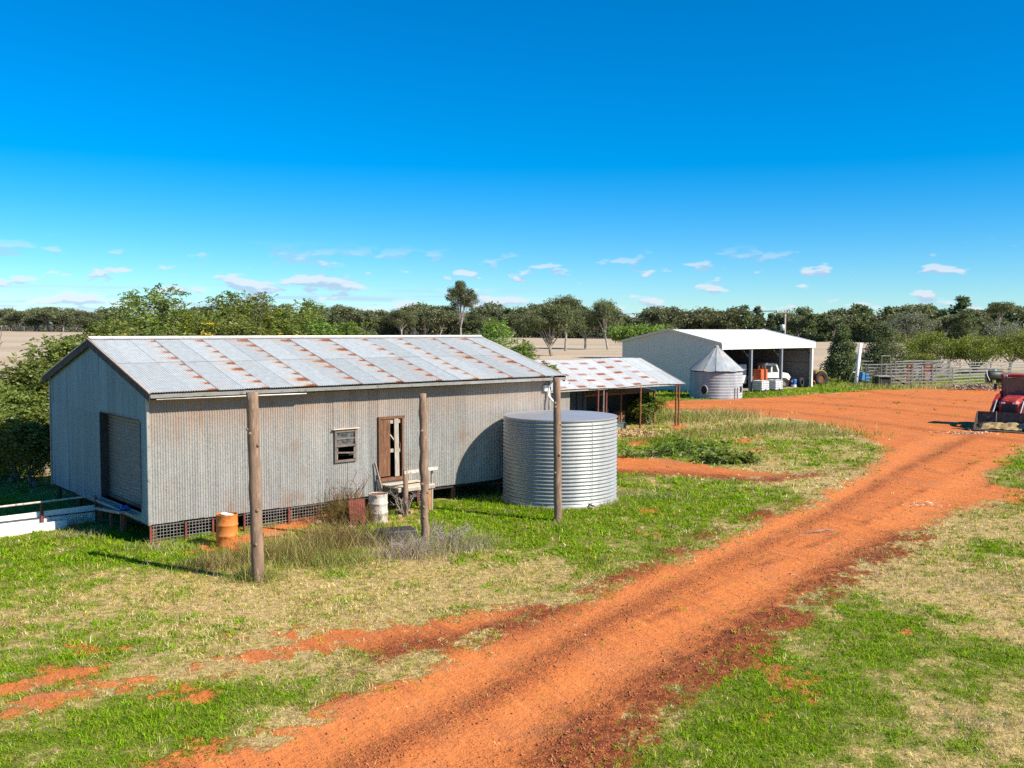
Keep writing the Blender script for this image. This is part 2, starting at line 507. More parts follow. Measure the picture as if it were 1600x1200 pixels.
def leaf_mat(name, dark, light, extra=None, trans=0.3):
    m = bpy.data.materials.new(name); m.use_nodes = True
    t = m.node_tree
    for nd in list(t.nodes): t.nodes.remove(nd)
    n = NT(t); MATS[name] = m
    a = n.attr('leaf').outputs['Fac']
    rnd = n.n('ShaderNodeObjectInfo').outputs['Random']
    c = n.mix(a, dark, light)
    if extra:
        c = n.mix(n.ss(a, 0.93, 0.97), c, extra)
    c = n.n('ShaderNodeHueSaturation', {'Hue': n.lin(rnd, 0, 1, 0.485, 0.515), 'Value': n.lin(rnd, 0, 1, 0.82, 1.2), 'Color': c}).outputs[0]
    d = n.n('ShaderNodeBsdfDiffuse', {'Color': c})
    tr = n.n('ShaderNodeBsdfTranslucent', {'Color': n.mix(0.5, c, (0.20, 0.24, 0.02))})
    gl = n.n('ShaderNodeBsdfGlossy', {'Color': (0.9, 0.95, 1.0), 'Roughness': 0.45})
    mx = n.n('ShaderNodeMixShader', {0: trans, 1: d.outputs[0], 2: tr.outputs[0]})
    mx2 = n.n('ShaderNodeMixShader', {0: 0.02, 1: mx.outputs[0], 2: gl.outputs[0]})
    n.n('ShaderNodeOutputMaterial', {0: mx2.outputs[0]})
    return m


leaf_mat('leaf_gum', (0.07, 0.085, 0.034), (0.21, 0.22, 0.095))
leaf_mat('leaf_far', (0.075, 0.085, 0.042), (0.24, 0.25, 0.115))
leaf_mat('leaf_pine', (0.055, 0.075, 0.034), (0.20, 0.23, 0.085))
leaf_mat('leaf_near', (0.085, 0.115, 0.026), (0.29, 0.335, 0.062), (0.62, 0.44, 0.03), 0.4)
leaf_mat('leaf_bright', (0.10, 0.15, 0.025), (0.27, 0.37, 0.055), None, 0.4)
leaf_mat('leaf_acacia', (0.11, 0.13, 0.02), (0.33, 0.33, 0.04), None, 0.4)
leaf_mat('leaf_grey', (0.15, 0.155, 0.10), (0.34, 0.34, 0.23))

m = bpy.data.materials.new('grass_blade'); m.use_nodes = True; MATS['grass_blade'] = m
t = m.node_tree
for nd in list(t.nodes): t.nodes.remove(nd)
n = NT(t)
gc = n.attr('gcol').outputs['Color']
d = n.n('ShaderNodeBsdfDiffuse', {'Color': gc})
tr = n.n('ShaderNodeBsdfTranslucent', {'Color': gc})
mx = n.n('ShaderNodeMixShader', {0: 0.35, 1: d.outputs[0], 2: tr.outputs[0]})
n.n('ShaderNodeOutputMaterial', {0: mx.outputs[0]})
M = MATS


# ------------------------------------------------------------------ ground: one sheet to the horizon
def _hash(ix, iy, seed):
    h = (ix.astype(np.int64) * 374761393 + iy.astype(np.int64) * 668265263 + seed * 1442695041) & 0xFFFFFFFF
    h = ((h ^ (h >> 13)) * 1274126177) & 0xFFFFFFFF
    h = (h ^ (h >> 16)) & 0xFFFFFFFF
    return h / 4294967295.0


def vnoise(x, y, seed=0):
    ix, iy = np.floor(x), np.floor(y)
    fx, fy = x - ix, y - iy
    fx = fx * fx * (3 - 2 * fx); fy = fy * fy * (3 - 2 * fy)
    a, b = _hash(ix, iy, seed), _hash(ix + 1, iy, seed)
    c, d = _hash(ix, iy + 1, seed), _hash(ix + 1, iy + 1, seed)
    return (a * (1 - fx) + b * fx) * (1 - fy) + (c * (1 - fx) + d * fx) * fy


def fbm(x, y, s, oct_=4, seed=0):
    v, amp, tot = 0.0, 1.0, 0.0
    for o in range(oct_):
        v = v + amp * vnoise(x * s, y * s, seed + o * 17); tot += amp
        s *= 2.03; amp *= 0.55
    return v / tot


def sstep(v, a, b):
    t = np.clip((v - a) / (b - a), 0, 1)
    return t * t * (3 - 2 * t)


def W(pts):
    return np.array([[g(*p).x, g(*p).y] for p in pts])


def poly_sd(P, x, y):
    """signed distance to a polygon, positive inside"""
    d2 = np.full(x.shape, 1e12); ins = np.zeros(x.shape, bool)
    for (ax, ay), (bx, by) in zip(P, np.roll(P, -1, 0)):
        ex, ey = bx - ax, by - ay
        t = np.clip(((x - ax) * ex + (y - ay) * ey) / (ex * ex + ey * ey + 1e-9), 0, 1)
        d2 = np.minimum(d2, (x - ax - t * ex) ** 2 + (y - ay - t * ey) ** 2)
        c = ((ay > y) != (by > y)) & (x < (bx - ax) * (y - ay) / (by - ay + 1e-12) + ax)
        ins ^= c
    return np.where(ins, 1, -1) * np.sqrt(d2)


def line_d(P, x, y):
    d2 = np.full(x.shape, 1e12)
    for (ax, ay), (bx, by) in zip(P[:-1], P[1:]):
        ex, ey = bx - ax, by - ay
        t = np.clip(((x - ax) * ex + (y - ay) * ey) / (ex * ex + ey * ey + 1e-9), 0, 1)
        d2 = np.minimum(d2, (x - ax - t * ex) ** 2 + (y - ay - t * ey) ** 2)
    return np.sqrt(d2)


ROAD = W([(60, 1330), (225, 1200), (400, 1150), (560, 1095), (640, 1060), (700, 1025), (790, 985), (880, 945), (960, 915), (1050, 875), (1130, 842), (1190, 815),
          (1250, 793), (1310, 760), (1362, 728), (1385, 702), (1350, 684), (1310, 668), (1250, 656), (1180, 650), (1100, 643), (1015, 637), (1010, 628), (1120, 624), (1200, 621),
          (1290, 614), (1330, 610), (1420, 608), (1500, 607), (1570, 607), (1800, 604), (1900, 640), (1700, 675), (1600, 697), (1575, 717), (1542, 742), (1548, 758), (1592, 764),
          (1590, 782), (1500, 797), (1440, 825), (1400, 850), (1355, 880), (1300, 922), (1220, 977), (1130, 1042), (1060, 1090), (985, 1140), (900, 1200), (760, 1330)])
PATCH = [W(p) for p in (
    [(-40, 1125), (0, 1108), (60, 1082), (150, 1062), (250, 1047), (330, 1030), (372, 1046), (300, 1062), (180, 1082), (100, 1102), (0, 1132), (-40, 1145)],
    [(240, 1078), (310, 1066), (318, 1082), (250, 1090)],
    [(290, 1048), (400, 1012), (500, 990), (640, 980), (600, 1008), (470, 1026), (350, 1062)],
    [(-40, 1085), (20, 1062), (120, 1040), (180, 1036), (120, 1056), (40, 1080), (-40, 1100)],
    [(500, 1002), (540, 978), (600, 972), (700, 970), (800, 940), (880, 933), (960, 905), (930, 930), (820, 975), (740, 1005), (680, 1025), (580, 1024)],
    [(370, 996), (460, 980), (545, 980), (470, 1002)],
    [(950, 712), (1050, 718), (1150, 734), (1255, 738), (1240, 748), (1100, 747), (950, 738)],
    [(300, 862), (340, 846), (400, 824), (480, 800), (540, 788), (555, 795), (500, 818), (430, 840), (370, 858)],
    [(1150, 686), (1190, 682), (1182, 692), (1155, 693)],
    [(970, 690), (1015, 684), (1022, 694), (985, 699)],
    [(1165, 702), (1200, 697), (1195, 706), (1170, 708)],
    
    [(1040, 664), (1075, 662), (1080, 672), (1045, 674)],
    [(1380, 990), (1425, 985), (1420, 997), (1385, 999)])]
RUT_L = W([(300, 1260), (420, 1200), (640, 1100), (850, 990), (1050, 900), (1230, 822), (1360, 752), (1450, 692), (1560, 660)])
RUT_R = W([(600, 1260), (700, 1200), (880, 1085), (1080, 985), (1220, 905), (1400, 825), (1500, 760), (1600, 702), (1700, 660)])
MIDL = W([(450, 1260), (560, 1200), (780, 1085), (950, 975), (1130, 882), (1300, 802), (1420, 732), (1530, 680)])
EDGE = W([(860, 1230), (930, 1180), (1000, 1120), (1080, 1062), (1150, 1010), (1240, 960), (1300, 915), (1370, 872), (1430, 838)])
EDGE2 = W([(560, 1050), (650, 1010), (740, 1000), (820, 975), (900, 935), (1000, 890), (1080, 850), (1160, 815), (1240, 785)])
EDGE3 = W([(960, 738), (1080, 742), (1200, 752), (1320, 735)])
TRACKS = [W(p) for p in ([(1010, 640), (1200, 640), (1330, 655), (1450, 672), (1600, 690)], [(1020, 630), (1250, 628), (1400, 640), (1600, 662)],
                         [(1330, 608), (1420, 620), (1600, 632)], [(1280, 620), (1400, 628), (1600, 645)])]
#        px    py   radius  weight
LUSH = [(820, 815, 3.6, 1.0), (730, 805, 2.5, .9), (950, 800, 3, .9), (1060, 770, 3.2, .95), (1150, 775, 3, .5), (980, 840, 2.5, .5), (120, 860, 3, .75), (230, 850, 2.6, .8), (60, 900, 2.5, .5),
        (200, 1140, 1.3, 1.0), (100, 1170, 1.3, .9), (300, 1110, 1.2, .8), (330, 1170, 1.0, .7), (430, 1075, 1.2, .45), (600, 1075, .9, .4), (50, 1030, 1.5, .45), (230, 1000, 1.5, .4),
        (1450, 1010, 2.6, .85), (1300, 1110, 2.2, .95), (1550, 1030, 2.2, .7), (1120, 1180, 1.2, .8), (1320, 950, 1.8, .65), (1200, 1080, 1.6, .6), (1450, 1140, 1.4, .5), (1560, 860, 2.2, .45),
        (1580, 770, 2.5, .6), (1590, 720, 3, .6), (1130, 610, 14, .85), (1250, 600, 14, .85), (1050, 700, 4, .5), (1150, 715, 4, .5), (1280, 690, 4, .4), (1330, 590, 15, .8), (1020, 600, 10, .5), (1420, 597, 8, .5),
        (640, 790, 2, .7), (560, 850, 2, .35), (450, 870, 2, .3), (870, 850, 2, .5), (1000, 740, 4, .4), (1480, 590, 15, .6), (1560, 588, 15, .6)]
DRYB = [(420, 960, 4, .8), (250, 960, 3.2, .5), (600, 940, 3.2, .6), (720, 900, 2.5, .5), (1450, 910, 3.4, .9), (1540, 930, 3, .9), (1400, 860, 2.6, .7), (1480, 830, 3, .6), (620, 1090, 1.5, .7), (480, 1130, 1.2, .6),
        (1540, 1150, 1.6, .8), (1250, 745, 4, .8), (1180, 760, 2.6, .5), (1230, 660, 8, .9), (1180, 680, 4, .5), (1060, 655, 5, .4), (1000, 830, 2.0, .5), (1500, 605, 8, .7), (100, 1000, 1.6, .5), (1230, 1000, 1.5, .4)]


def blobs(L, x, y):
    v = np.zeros(x.shape)
    for px, py, r, wt in L:
        c = g(px, py)
        v = np.maximum(v, wt * np.exp(-((x - c.x) ** 2 + (y - c.y) ** 2) / (r * r) * 0.8))
    return v


LD_X = [-300, 0, 150, 420, 560, 800, 1000, 1150, 1300, 1450, 1600, 1900]
LD_Y = [760, 700, 640, 560, 500, 480, 450, 430, 400, 380, 360, 340]


def fields(x, y):
    """what grows or lies bare at each ground point"""
    n1 = fbm(x, y, 0.9, 5, 3) - 0.5
    n2 = fbm(x, y, 0.22, 4, 11) - 0.5
    n3 = fbm(x, y, 3.2, 4, 29) - 0.5
    near = y < 140
    sdr = np.full(x.shape, -50.0)
    pat = np.full(x.shape, -50.0)
    q = near & (y > 2)
    xr, yr = x[q], y[q]
    sdr[q] = poly_sd(ROAD, xr, yr)
    pt = np.full(xr.shape, -50.0)
    for P in PATCH:
        pt = np.maximum(pt, poly_sd(P, xr, yr))
    pat[q] = pt
    far_w = np.clip((y - 25) / 40, 0, 1)
    w_ = 1.5 + 0.9 * far_w
    dirt = 0.5 + (sdr + n1 * 1.5 + n3 * 1.3) / w_
    dirt = np.maximum(dirt, 0.38 + (pat + n1 * 1.2 + n3 * 1.6) / (w_ * 0.8))
    dirt = np.maximum(dirt, sstep(n2 + n1 * 1.2 + n3 * 0.9, 0.22, 0.62) * 0.62 * (y < 60))      # thin, half-bare turf
    # worn turn-around in front of the yards keeps thin streaks of grass
    yard = sstep(y, 62, 74) * sstep(x, 14, 24)
    streak = fbm(x * 0.25 + y * 0.05, y, 0.55, 4, 41)
    dirt = np.where(yard > 0, dirt - yard * sstep(streak, 0.5, 0.66) * 0.55, dirt)
    dirt = np.clip(dirt, 0, 1)
    lush = np.clip(0.36 + blobs(LUSH, x, y) * (0.75 + n1 * 1.2) + n2 * 0.7 + n1 * 0.75 + n3 * 0.6, 0, 1)
    dry = blobs(DRYB, x, y)
    lush = np.clip(lush - dry * 0.30, 0.10, 0.86)
    rut = np.zeros(x.shape); rough = np.zeros(x.shape); dark = np.zeros(x.shape)
    q2 = (y > 2) & (y < 110)
    xr, yr = x[q2], y[q2]
    wob = n1[q2] * 0.35
    r_ = np.maximum(np.exp(-((line_d(RUT_L, xr, yr) + wob) / 0.75) ** 2), np.exp(-((line_d(RUT_R, xr, yr) + wob) / 0.7) ** 2))
    rut[q2] = r_
    k = np.exp(-((line_d(MIDL, xr, yr) + wob) / 0.38) ** 2) * (0.75 + n1[q2] * 1.4)
    for L_, w2 in ((RUT_L, 1.05), (RUT_R, 0.95)):
        k = np.maximum(k, np.exp(-((line_d(L_, xr, yr) - w2 + wob) / 0.16) ** 2) * (0.2 + n1[q2] * 1.8))
    k = np.clip(k, 0, 1)
    for T in TRACKS:
        k = np.maximum(k, np.exp(-((line_d(T, xr, yr) + wob * 2) / 0.7) ** 2) * (0.55 + n1[q2] * 1.4))
    rough[q2] = k
    dk = np.exp(-((line_d(EDGE, xr, yr) + wob) / 0.85) ** 2) * (0.95 + n1[q2] * 1.8 + n3[q2] * 1.8)
    dk = np.maximum(dk, np.exp(-((line_d(EDGE2, xr, yr) + wob) / 0.6) ** 2) * (0.75 + n1[q2] * 1.8))
    dk = np.maximum(dk, np.exp(-((line_d(EDGE3, xr, yr) + wob) / 0.9) ** 2) * (0.8 + n1[q2]))
    dark[q2] = np.clip(dk, 0, 1)
    dirt = np.clip(np.maximum(dirt, dark * 0.72), 0, 1)
    past = sstep(y + n2 * 30, 118, 150) * np.clip(1 - sstep(np.abs(x - 60), 1e5, 2e5), 0, 1)
    lf = sstep(-x, 16, 22) * sstep(y + n2 * 10, 52, 62)        # paddock beyond the trees on the left
    past = np.maximum(past, lf)
    pxx = 800 + 1500.0 * x / np.maximum(y, 1.0)
    wood = sstep(y - np.interp(pxx, LD_X, LD_Y), -6, 10) * (y > 200)       # leaf litter on the floor of the far wood
    return dict(wood=wood, dirt=dirt, lush=lush, dry=dry, rut=rut, rough=rough, dark=dark, past=past, n1=n1, n2=n2, n3=n3)


def relief(x, y, F):
    rd = sstep(F['dirt'], 0.45, 0.9)
    z = (fbm(x, y, 0.35, 3, 5) - 0.5) * 0.06
    clod = (fbm(x, y, 5.0, 3, 71) - 0.5)
    z = z - F['rut'] * 0.035 * rd + F['rough'] * (0.02 + clod * 0.06) + F['dark'] * (0.03 + clod * 0.10) + (1 - rd) * clod * 0.03
    z = z + (fbm(x, y, 2.2, 3, 83) - 0.5) * 0.03
    fade = np.clip(1.2 - y / 140, 0, 1)
    return z * fade


def axis(lo, hi, step, far_lo, far_hi, grow=1.10, cap=600):
    a = list(np.arange(lo, hi + 1e-6, step))
    s_, v_ = step, hi
    while v_ < far_hi:
        s_ = min(s_ * grow, cap); v_ += s_; a.append(v_)
    s_, v_ = step, lo; b = []
    while v_ > far_lo:
        s_ = min(s_ * grow, cap); v_ -= s_; b.append(v_)
    return np.array(b[::-1] + a)


gx = axis(-16.0, 22.0, 0.105, -6000, 6000, 1.065)
gy_a = np.arange(11.0, 32.0, 0.105)
gy = [-400, -200, -100, -50, -25, -10, 0, 5, 8, 10] + list(gy_a)
s_, v_ = 0.105, gy_a[-1]
while v_ < 9000:
    s_ = min(s_ * 1.022 if v_ < 120 else s_ * 1.05, 700); v_ += s_; gy.append(v_)
gy = np.array(gy)
GX, GY = np.meshgrid(gx, gy)
fx_, fy_ = GX.ravel(), GY.ravel()
GF = fields(fx_, fy_)
gz = relief(fx_, fy_, GF)
nx_, ny_ = len(gx), len(gy)
ii = (np.arange(ny_ - 1)[:, None] * nx_ + np.arange(nx_ - 1)[None, :]).ravel()
GQ = np.stack([ii, ii + 1, ii + 1 + nx_, ii + nx_], 1)
gme = np_mesh('ground', np.stack([fx_, fy_, gz], 1), GQ, True,
              {k: GF[k] for k in ('dirt', 'lush', 'dry', 'rut', 'rough', 'dark', 'past', 'wood')})

m, n = new_mat('ground_soil')
co = n.obj()
A = {k: n.attr(k).outputs['Fac'] for k in ('dirt', 'lush', 'dry', 'rut', 'rough', 'dark', 'past', 'wood')}
f1 = n.noise(co, 7.0, 6.0, 0.65); f2 = n.noise(co, 1.1, 6.0, 0.6); f3 = n.noise(co, 26.0, 3.0, 0.6)
rc = n.n('ShaderNodeVectorRotate', {'Vector': co, 'Angle': R(-34.0)}, rotation_type='Z_AXIS').outputs[0]
drag = n.noise(n.scl(rc, 3.2, 0.22, 1), 1.0, 6.0, 0.62)
soil = n.mix(n.ss(f2, 0.3, 0.7), (0.66, 0.195, 0.045), (0.58, 0.16, 0.038))
soil = n.mix(n.ss(drag, 0.44, 0.70, 0.0, 0.7), soil, (0.36, 0.105, 0.036))
drag2 = n.noise(n.scl(rc, 9.0, 0.5, 1), 1.0, 5.0, 0.6, 0.3)
soil = n.mix(n.ss(drag2, 0.52, 0.72, 0.0, 0.55), soil, (0.74, 0.30, 0.10))
soil = n.mix(n.ss(drag2, 0.46, 0.30, 0.0, 0.5), soil, (0.33, 0.095, 0.034))
soil = n.mix(n.ss(n.noise(co, 0.33, 6.0, 0.65), 0.45, 0.7, 0.0, 0.55), soil, (0.42, 0.15, 0.065))
soil = n.mix(n.ss(f3, 0.52, 0.68, 0.0, 0.65), soil, (0.27, 0.075, 0.028))
soil = n.mix(n.ss(n.noise(co, 41.0, 2.0, 0.5), 0.60, 0.70, 0.0, 0.55), soil, (0.72, 0.40, 0.21))
soil = n.mix(n.m('MULTIPLY', A['rut'], 0.55), soil, (0.68, 0.22, 0.065))
soil = n.mix(n.m('MULTIPLY', A['rough'], n.ss(f1, 0.3, 0.6, 0.2, 0.8)), soil, (0.29, 0.085, 0.034))
soil = n.mix(n.m('MULTIPLY', A['dark'], n.ss(f1, 0.3, 0.6, 0.3, 1.0)), soil, (0.20, 0.055, 0.024))
pale = n.ss(n.noise(co, 0.8, 7.0, 0.7), 0.6, 0.72, 0.0, 0.45)
soil = n.mix(pale, soil, (0.68, 0.37, 0.18))
soil = n.mix(n.ss(n.noise(co, 0.55, 5.0, 0.6), 0.56, 0.72, 0.0, 0.5), soil, (0.38, 0.16, 0.075))
lsh = n.m('ADD', A['lush'], n.m('MULTIPLY', n.m('SUBTRACT', f1, 0.5), 1.2), clamp=True)
turf = n.mix(n.ss(lsh, 0.2, 0.7), n.mix(n.ss(f1, 0.35, 0.65), (0.52, 0.38, 0.15), (0.26, 0.18, 0.07)), n.mix(n.ss(f1, 0.35, 0.65), (0.06, 0.10, 0.008), (0.17, 0.21, 0.018)))
f4 = n.noise(co, 34.0, 4.0, 0.7)
turf = n.mix(n.ss(f4, 0.47, 0.35, 0.0, 0.7), turf, (0.07, 0.06, 0.02))
turf = n.mix(n.ss(f4, 0.54, 0.68, 0.0, 0.6), turf, n.mix(n.ss(lsh, 0.2, 0.7), (0.66, 0.52, 0.24), (0.26, 0.38, 0.03)))
turf = n.mix(n.m('MULTIPLY', A['dry'], 0.35), turf, (0.58, 0.40, 0.19))
dm = n.ss(n.m('ADD', A['dirt'], n.m('MULTIPLY', n.m('SUBTRACT', f1, 0.5), 1.1)), 0.36, 0.66)
c = n.mix(dm, turf, soil)
pas = n.mix(n.ss(n.noise(n.scl(co, 0.004, 0.03, 1), 1.0, 6.0, 0.65), 0.35, 0.65), (0.50, 0.40, 0.285), (0.40, 0.31, 0.215))
pas = n.mix(n.ss(n.noise(n.scl(co, 0.006, 0.035, 1), 1.3, 5.0, 0.6, 0.3), 0.55, 0.68, 0.0, 0.6), pas, (0.55, 0.28, 0.15))
pas = n.mix(n.ss(n.noise(n.scl(co, 0.01, 0.04, 1), 1.7, 5.0, 0.6), 0.58, 0.7, 0.0, 0.55), pas, (0.26, 0.27, 0.08))
pas = n.mix(n.ss(n.noise(co, 0.6, 6.0, 0.75), 0.45, 0.75, 0.0, 0.5), pas, (0.33, 0.27, 0.175))
c = n.mix(A['past'], c, pas)
c = n.mix(A['wood'], c, (0.10, 0.085, 0.055))
n.set(n.bsdf.inputs['Base Color'], c)
n.set(n.bsdf.inputs['Roughness'], 1.0); n.set(n.bsdf.inputs['Specular IOR Level'], 0.1)
hb = n.m('ADD', n.m('MULTIPLY', f3, 0.4), f1)
rgh = n.m('ADD', A['rough'], A['dark'], clamp=True)
hb = n.m('MULTIPLY', hb, n.lin(rgh, 0, 1, 1.0, 2.6))
hb = n.m('ADD', hb, n.m('MULTIPLY', n.noise(n.scl(rc, 11.0, 2.0, 1), 1.0, 4.0, 0.6), n.m('MULTIPLY', dm, 0.7)))
bp = n.n('ShaderNodeBump', {'Strength': 0.9, 'Distance': 0.05, 'Height': hb})
n.set(n.bsdf.inputs['Normal'], bp.outputs[0])
tag(link_mesh('ground', gme, MATS['ground_soil'], None), 'red dirt yard and patchy grass running out to dry paddocks', None, None, 'structure')


# ------------------------------------------------------------------ main corrugated iron shed
rg = random.Random(11)
shed = thing('iron_shed', 'long galvanised corrugated iron shed on low stumps with rust-blotched gable roof', 'shed', (-10.0, 26.3, 0), R(41.1))
SL, SW, ZB = 15.1, 8.95, 0.53
ZE, YE, ZR = 4.24, -0.50, 5.62                       # eave edge height and offset, ridge height


def roof_z(y):
    y = min(y, SW - y)
    return ZE + (y - YE) * (ZR - ZE) / (SW / 2 - YE)


def sheets(parent, f, mat, a_end, step, zlo, zhi, holes, rows=1, name='wall_sheet', jit=0.003, zs=None, pitch=0.076, amp=0.009):
    """clad a wall: one part per sheet, cut round the openings (a0,a1,z0,z1)"""
    br = sorted(set([0.0, a_end] + [round(step * k, 4) for k in range(1, int(a_end / step) + 1) if a_end - step * k > 0.12] + [h[0] for h in holes] + [h[1] for h in holes]))
    for k, (a0, a1) in enumerate(zip(br[:-1], br[1:])):
        mid = (a0 + a1) / 2
        spans = [(zlo, zhi)]
        for h in holes:
            if h[0] < mid < h[1]:
                spans = [(zlo, h[2]), (h[3], zhi)]
        if zs is not None and len(spans) == 1:
            spans = [(zlo, zs), (zs - 0.06, zhi)]
        for q, (lo, hi) in enumerate(spans):
            off = jit * (k % 2) + (0.010 if q else 0.0)
            dz = rg.uniform(-0.015, 0.015) if lo == zlo else 0.0
            tl = rg.uniform(-0.004, 0.004)
            lo2 = (lo + dz) if not callable(lo) else lo
            MB().corr(a0 - 0.02, a1 + 0.02, lambda a, b, h, off=off, tl=tl: f(a, b, h + off + tl * (b - 2)), lo2, hi, pitch, amp).build(name, mat, parent, True)


WIN = (5.81, 6.60, 1.73, 2.75)
DOOR = (7.48, 8.41, 1.00, 3.08)
sheets(shed, lambda a, b, h: (a, -0.02 - h, b), M['galv_long'], SL, 0.79, ZB, 4.26, [WIN, DOOR], amp=0.0135)
ROLL_ = (0.57, 3.93, 0.78, 3.40)
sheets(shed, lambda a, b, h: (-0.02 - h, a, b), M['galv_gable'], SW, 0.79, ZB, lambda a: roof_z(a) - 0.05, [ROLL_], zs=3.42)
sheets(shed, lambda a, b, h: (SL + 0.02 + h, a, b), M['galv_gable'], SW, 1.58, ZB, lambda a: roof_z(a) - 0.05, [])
sheets(shed, lambda a, b, h: (a, SW + 0.02 + h, b), M['galv_long'], SL, 1.58, ZB, 4.26, [])
for x_, y_ in ((-0.035, -0.035), (SL + 0.035, -0.035), (-0.035, SW + 0.035)):
    MB().box((x_, y_, (ZB + 4.2) / 2 - 0.01), (0.07, 0.07, 4.2 - ZB)).build('corner_strip', M['gutter'], shed)
# roof sheets, two courses a slope, the upper course lapping the lower
SLOPE = math.hypot(SW / 2 - YE, ZR - ZE)
ct, st_ = (SW / 2 - YE) / SLOPE, (ZR - ZE) / SLOPE
for side in (0, 1):
    def rf(a, b, h, side=side, up=0.0):
        y = SW / 2 - b * ct - (h + up) * st_
        z = ZR - b * st_ + (h + up) * ct
        return (a, y if side == 0 else SW - y, z)
    k = 0; a0 = -0.12
    while a0 < SL + 0.3:
        a1 = min(0.24 + 0.79 * (k), SL + 0.34)
        k += 1
        if a1 - a0 < 0.1: continue
        for r0, r1, up in ((0.0, 2.58, 0.012), (2.50, SLOPE + 0.03, 0.0)):
            u2 = up + 0.004 * (k % 2) + rg.uniform(0, 0.003)
            MB().corr(a0 - 0.02, a1 + 0.02, lambda a, b, h, u2=u2: rf(a, b, h, up=u2), r0 + rg.uniform(-.01, .01), r1 + rg.uniform(-0.015, 0.015), amp=0.010, rows=2).build('roof_sheet', M['roof_iron'], shed, True)
        a0 = a1
rc_ = MB()
for s_ in (-1, 1):
    y1 = SW / 2 + s_ * 0.22
    rc_._add([(-0.14, SW / 2, ZR + 0.045), (SL + 0.36, SW / 2, ZR + 0.045), (SL + 0.36, y1, ZR - 0.018), (-0.14, y1, ZR - 0.018)], [(0, 1, 2, 3)])
rc_.tube([(-0.14, SW / 2, ZR + 0.045), (SL + 0.36, SW / 2, ZR + 0.045)], 0.03, 8)
rc_.build('ridge_cap', wear('ridge_iron', (0.62, 0.58, 0.53), (0.50, 0.46, 0.42), 3, 0.5, 0.3, c3=(0.42, 0.27, 0.17)), shed)
for x_ in (-0.15, SL + 0.36):
    for s_ in (0, 1):
        ya, yb = YE - 0.03, SW / 2
        if s_: ya, yb = SW - ya, SW - yb
        MB().beam((x_, ya, ZE - 0.14), (x_, yb, ZR - 0.13), 0.03, 0.21).build('barge_board', M['dark_board'], shed)
        MB().beam((x_ - 0.004, ya, ZE - 0.012), (x_ - 0.004, yb, ZR - 0.002), 0.06, 0.035).build('barge_capping', M['gutter'] if s_ else wear('capping_rust%d' % int(x_), (0.48, 0.36, 0.28), (0.36, 0.25, 0.18), 3, 0.8), shed)
gt = MB()
gt.prism([(0, 0), (0.10, 0), (0.115, 0.10), (0.10, 0.10), (0.09, 0.012), (0.01, 0.012), (0.01, 0.10), (0, 0.10)], -0.12, SL + 0.34,
         lambda p, q, a: (a, YE + 0.06 - p, ZE - 0.16 + q - 0.0012 * a))
gt.build('gutter', M['gutter'], shed)
MB().box((SL / 2, YE + 0.09, ZE - 0.13), (SL + 0.3, 0.03, 0.16)).build('fascia_board', M['dark_board'], shed)
MB().tube([(0.05, YE + 0.02, ZE - 0.20), (4.6, YE + 0.02, ZE - 0.235)], 0.022, 6).build('conduit', M['gutter'], shed)
MB().box((SL / 2, SW / 2, ZB - 0.05), (SL - 0.1, SW - 0.1, 0.1)).build('floor', M['dark_inside'], shed)
for i in range(8):
    for j in range(5):
        x_, y_ = 0.12 + i * (SL - 0.3) / 7, 0.16 + j * (SW - 0.35) / 4
        MB().tube([(x_, y_, -0.15), (x_, y_, ZB - 0.1)], 0.085, 8).build('stump', M['timber_brown'], shed)
# window with louvres, the lower blades gone
wf = MB()
a0, a1, z0, z1 = WIN
for q in ((a0 + 0.03, a0 + 0.03), (a1 - 0.03, a1 - 0.03)):
    wf.box((q[0], -0.05, (z0 + z1) / 2), (0.07, 0.10, z1 - z0))
for z in (z0 + 0.04, z1 - 0.03, z0 + 0.53):
    wf.box(((a0 + a1) / 2, -0.05, z), (a1 - a0 - 0.14, 0.085, 0.07))
wo_ = thing  # noqa
win = wf.build('window', wear('window_timber', (0.20, 0.155, 0.125), (0.13, 0.10, 0.085), 6, 0.9), shed, False, 0.006)
for z in (z0 + 0.65, z0 + 0.86):
    MB().box(((a0 + a1) / 2, -0.035, z), (a1 - a0 - 0.15, 0.02, 0.19), Matrix.Rotation(R(12), 3, 'X')).build('pane', M['dusty_glass'], win)
for z, tl in ((z0 + 0.30, 4), (z0 + 0.755, 0)):
    MB().box(((a0 + a1) / 2, -0.06, z), (a1 - a0 - 0.15, 0.05, 0.045), Matrix.Rotation(R(tl), 3, 'Y')).build('louvre_rail', MATS['window_timber'], win)
for x_ in (a0 + 0.09, a1 - 0.09):
    MB().beam((x_, -0.07, z0 + 0.1), (x_ + 0.01, -0.07, z0 + 0.46), 0.02, 0.03).build('louvre_clip', M['timber_grey'], win)
MB().box(((a0 + a1) / 2, -0.08, z1 + 0.035), (a1 - a0 + 0.16, 0.14, 0.03), Matrix.Rotation(R(-14), 3, 'X')).build('head_flashing', M['timber_pale'], win)
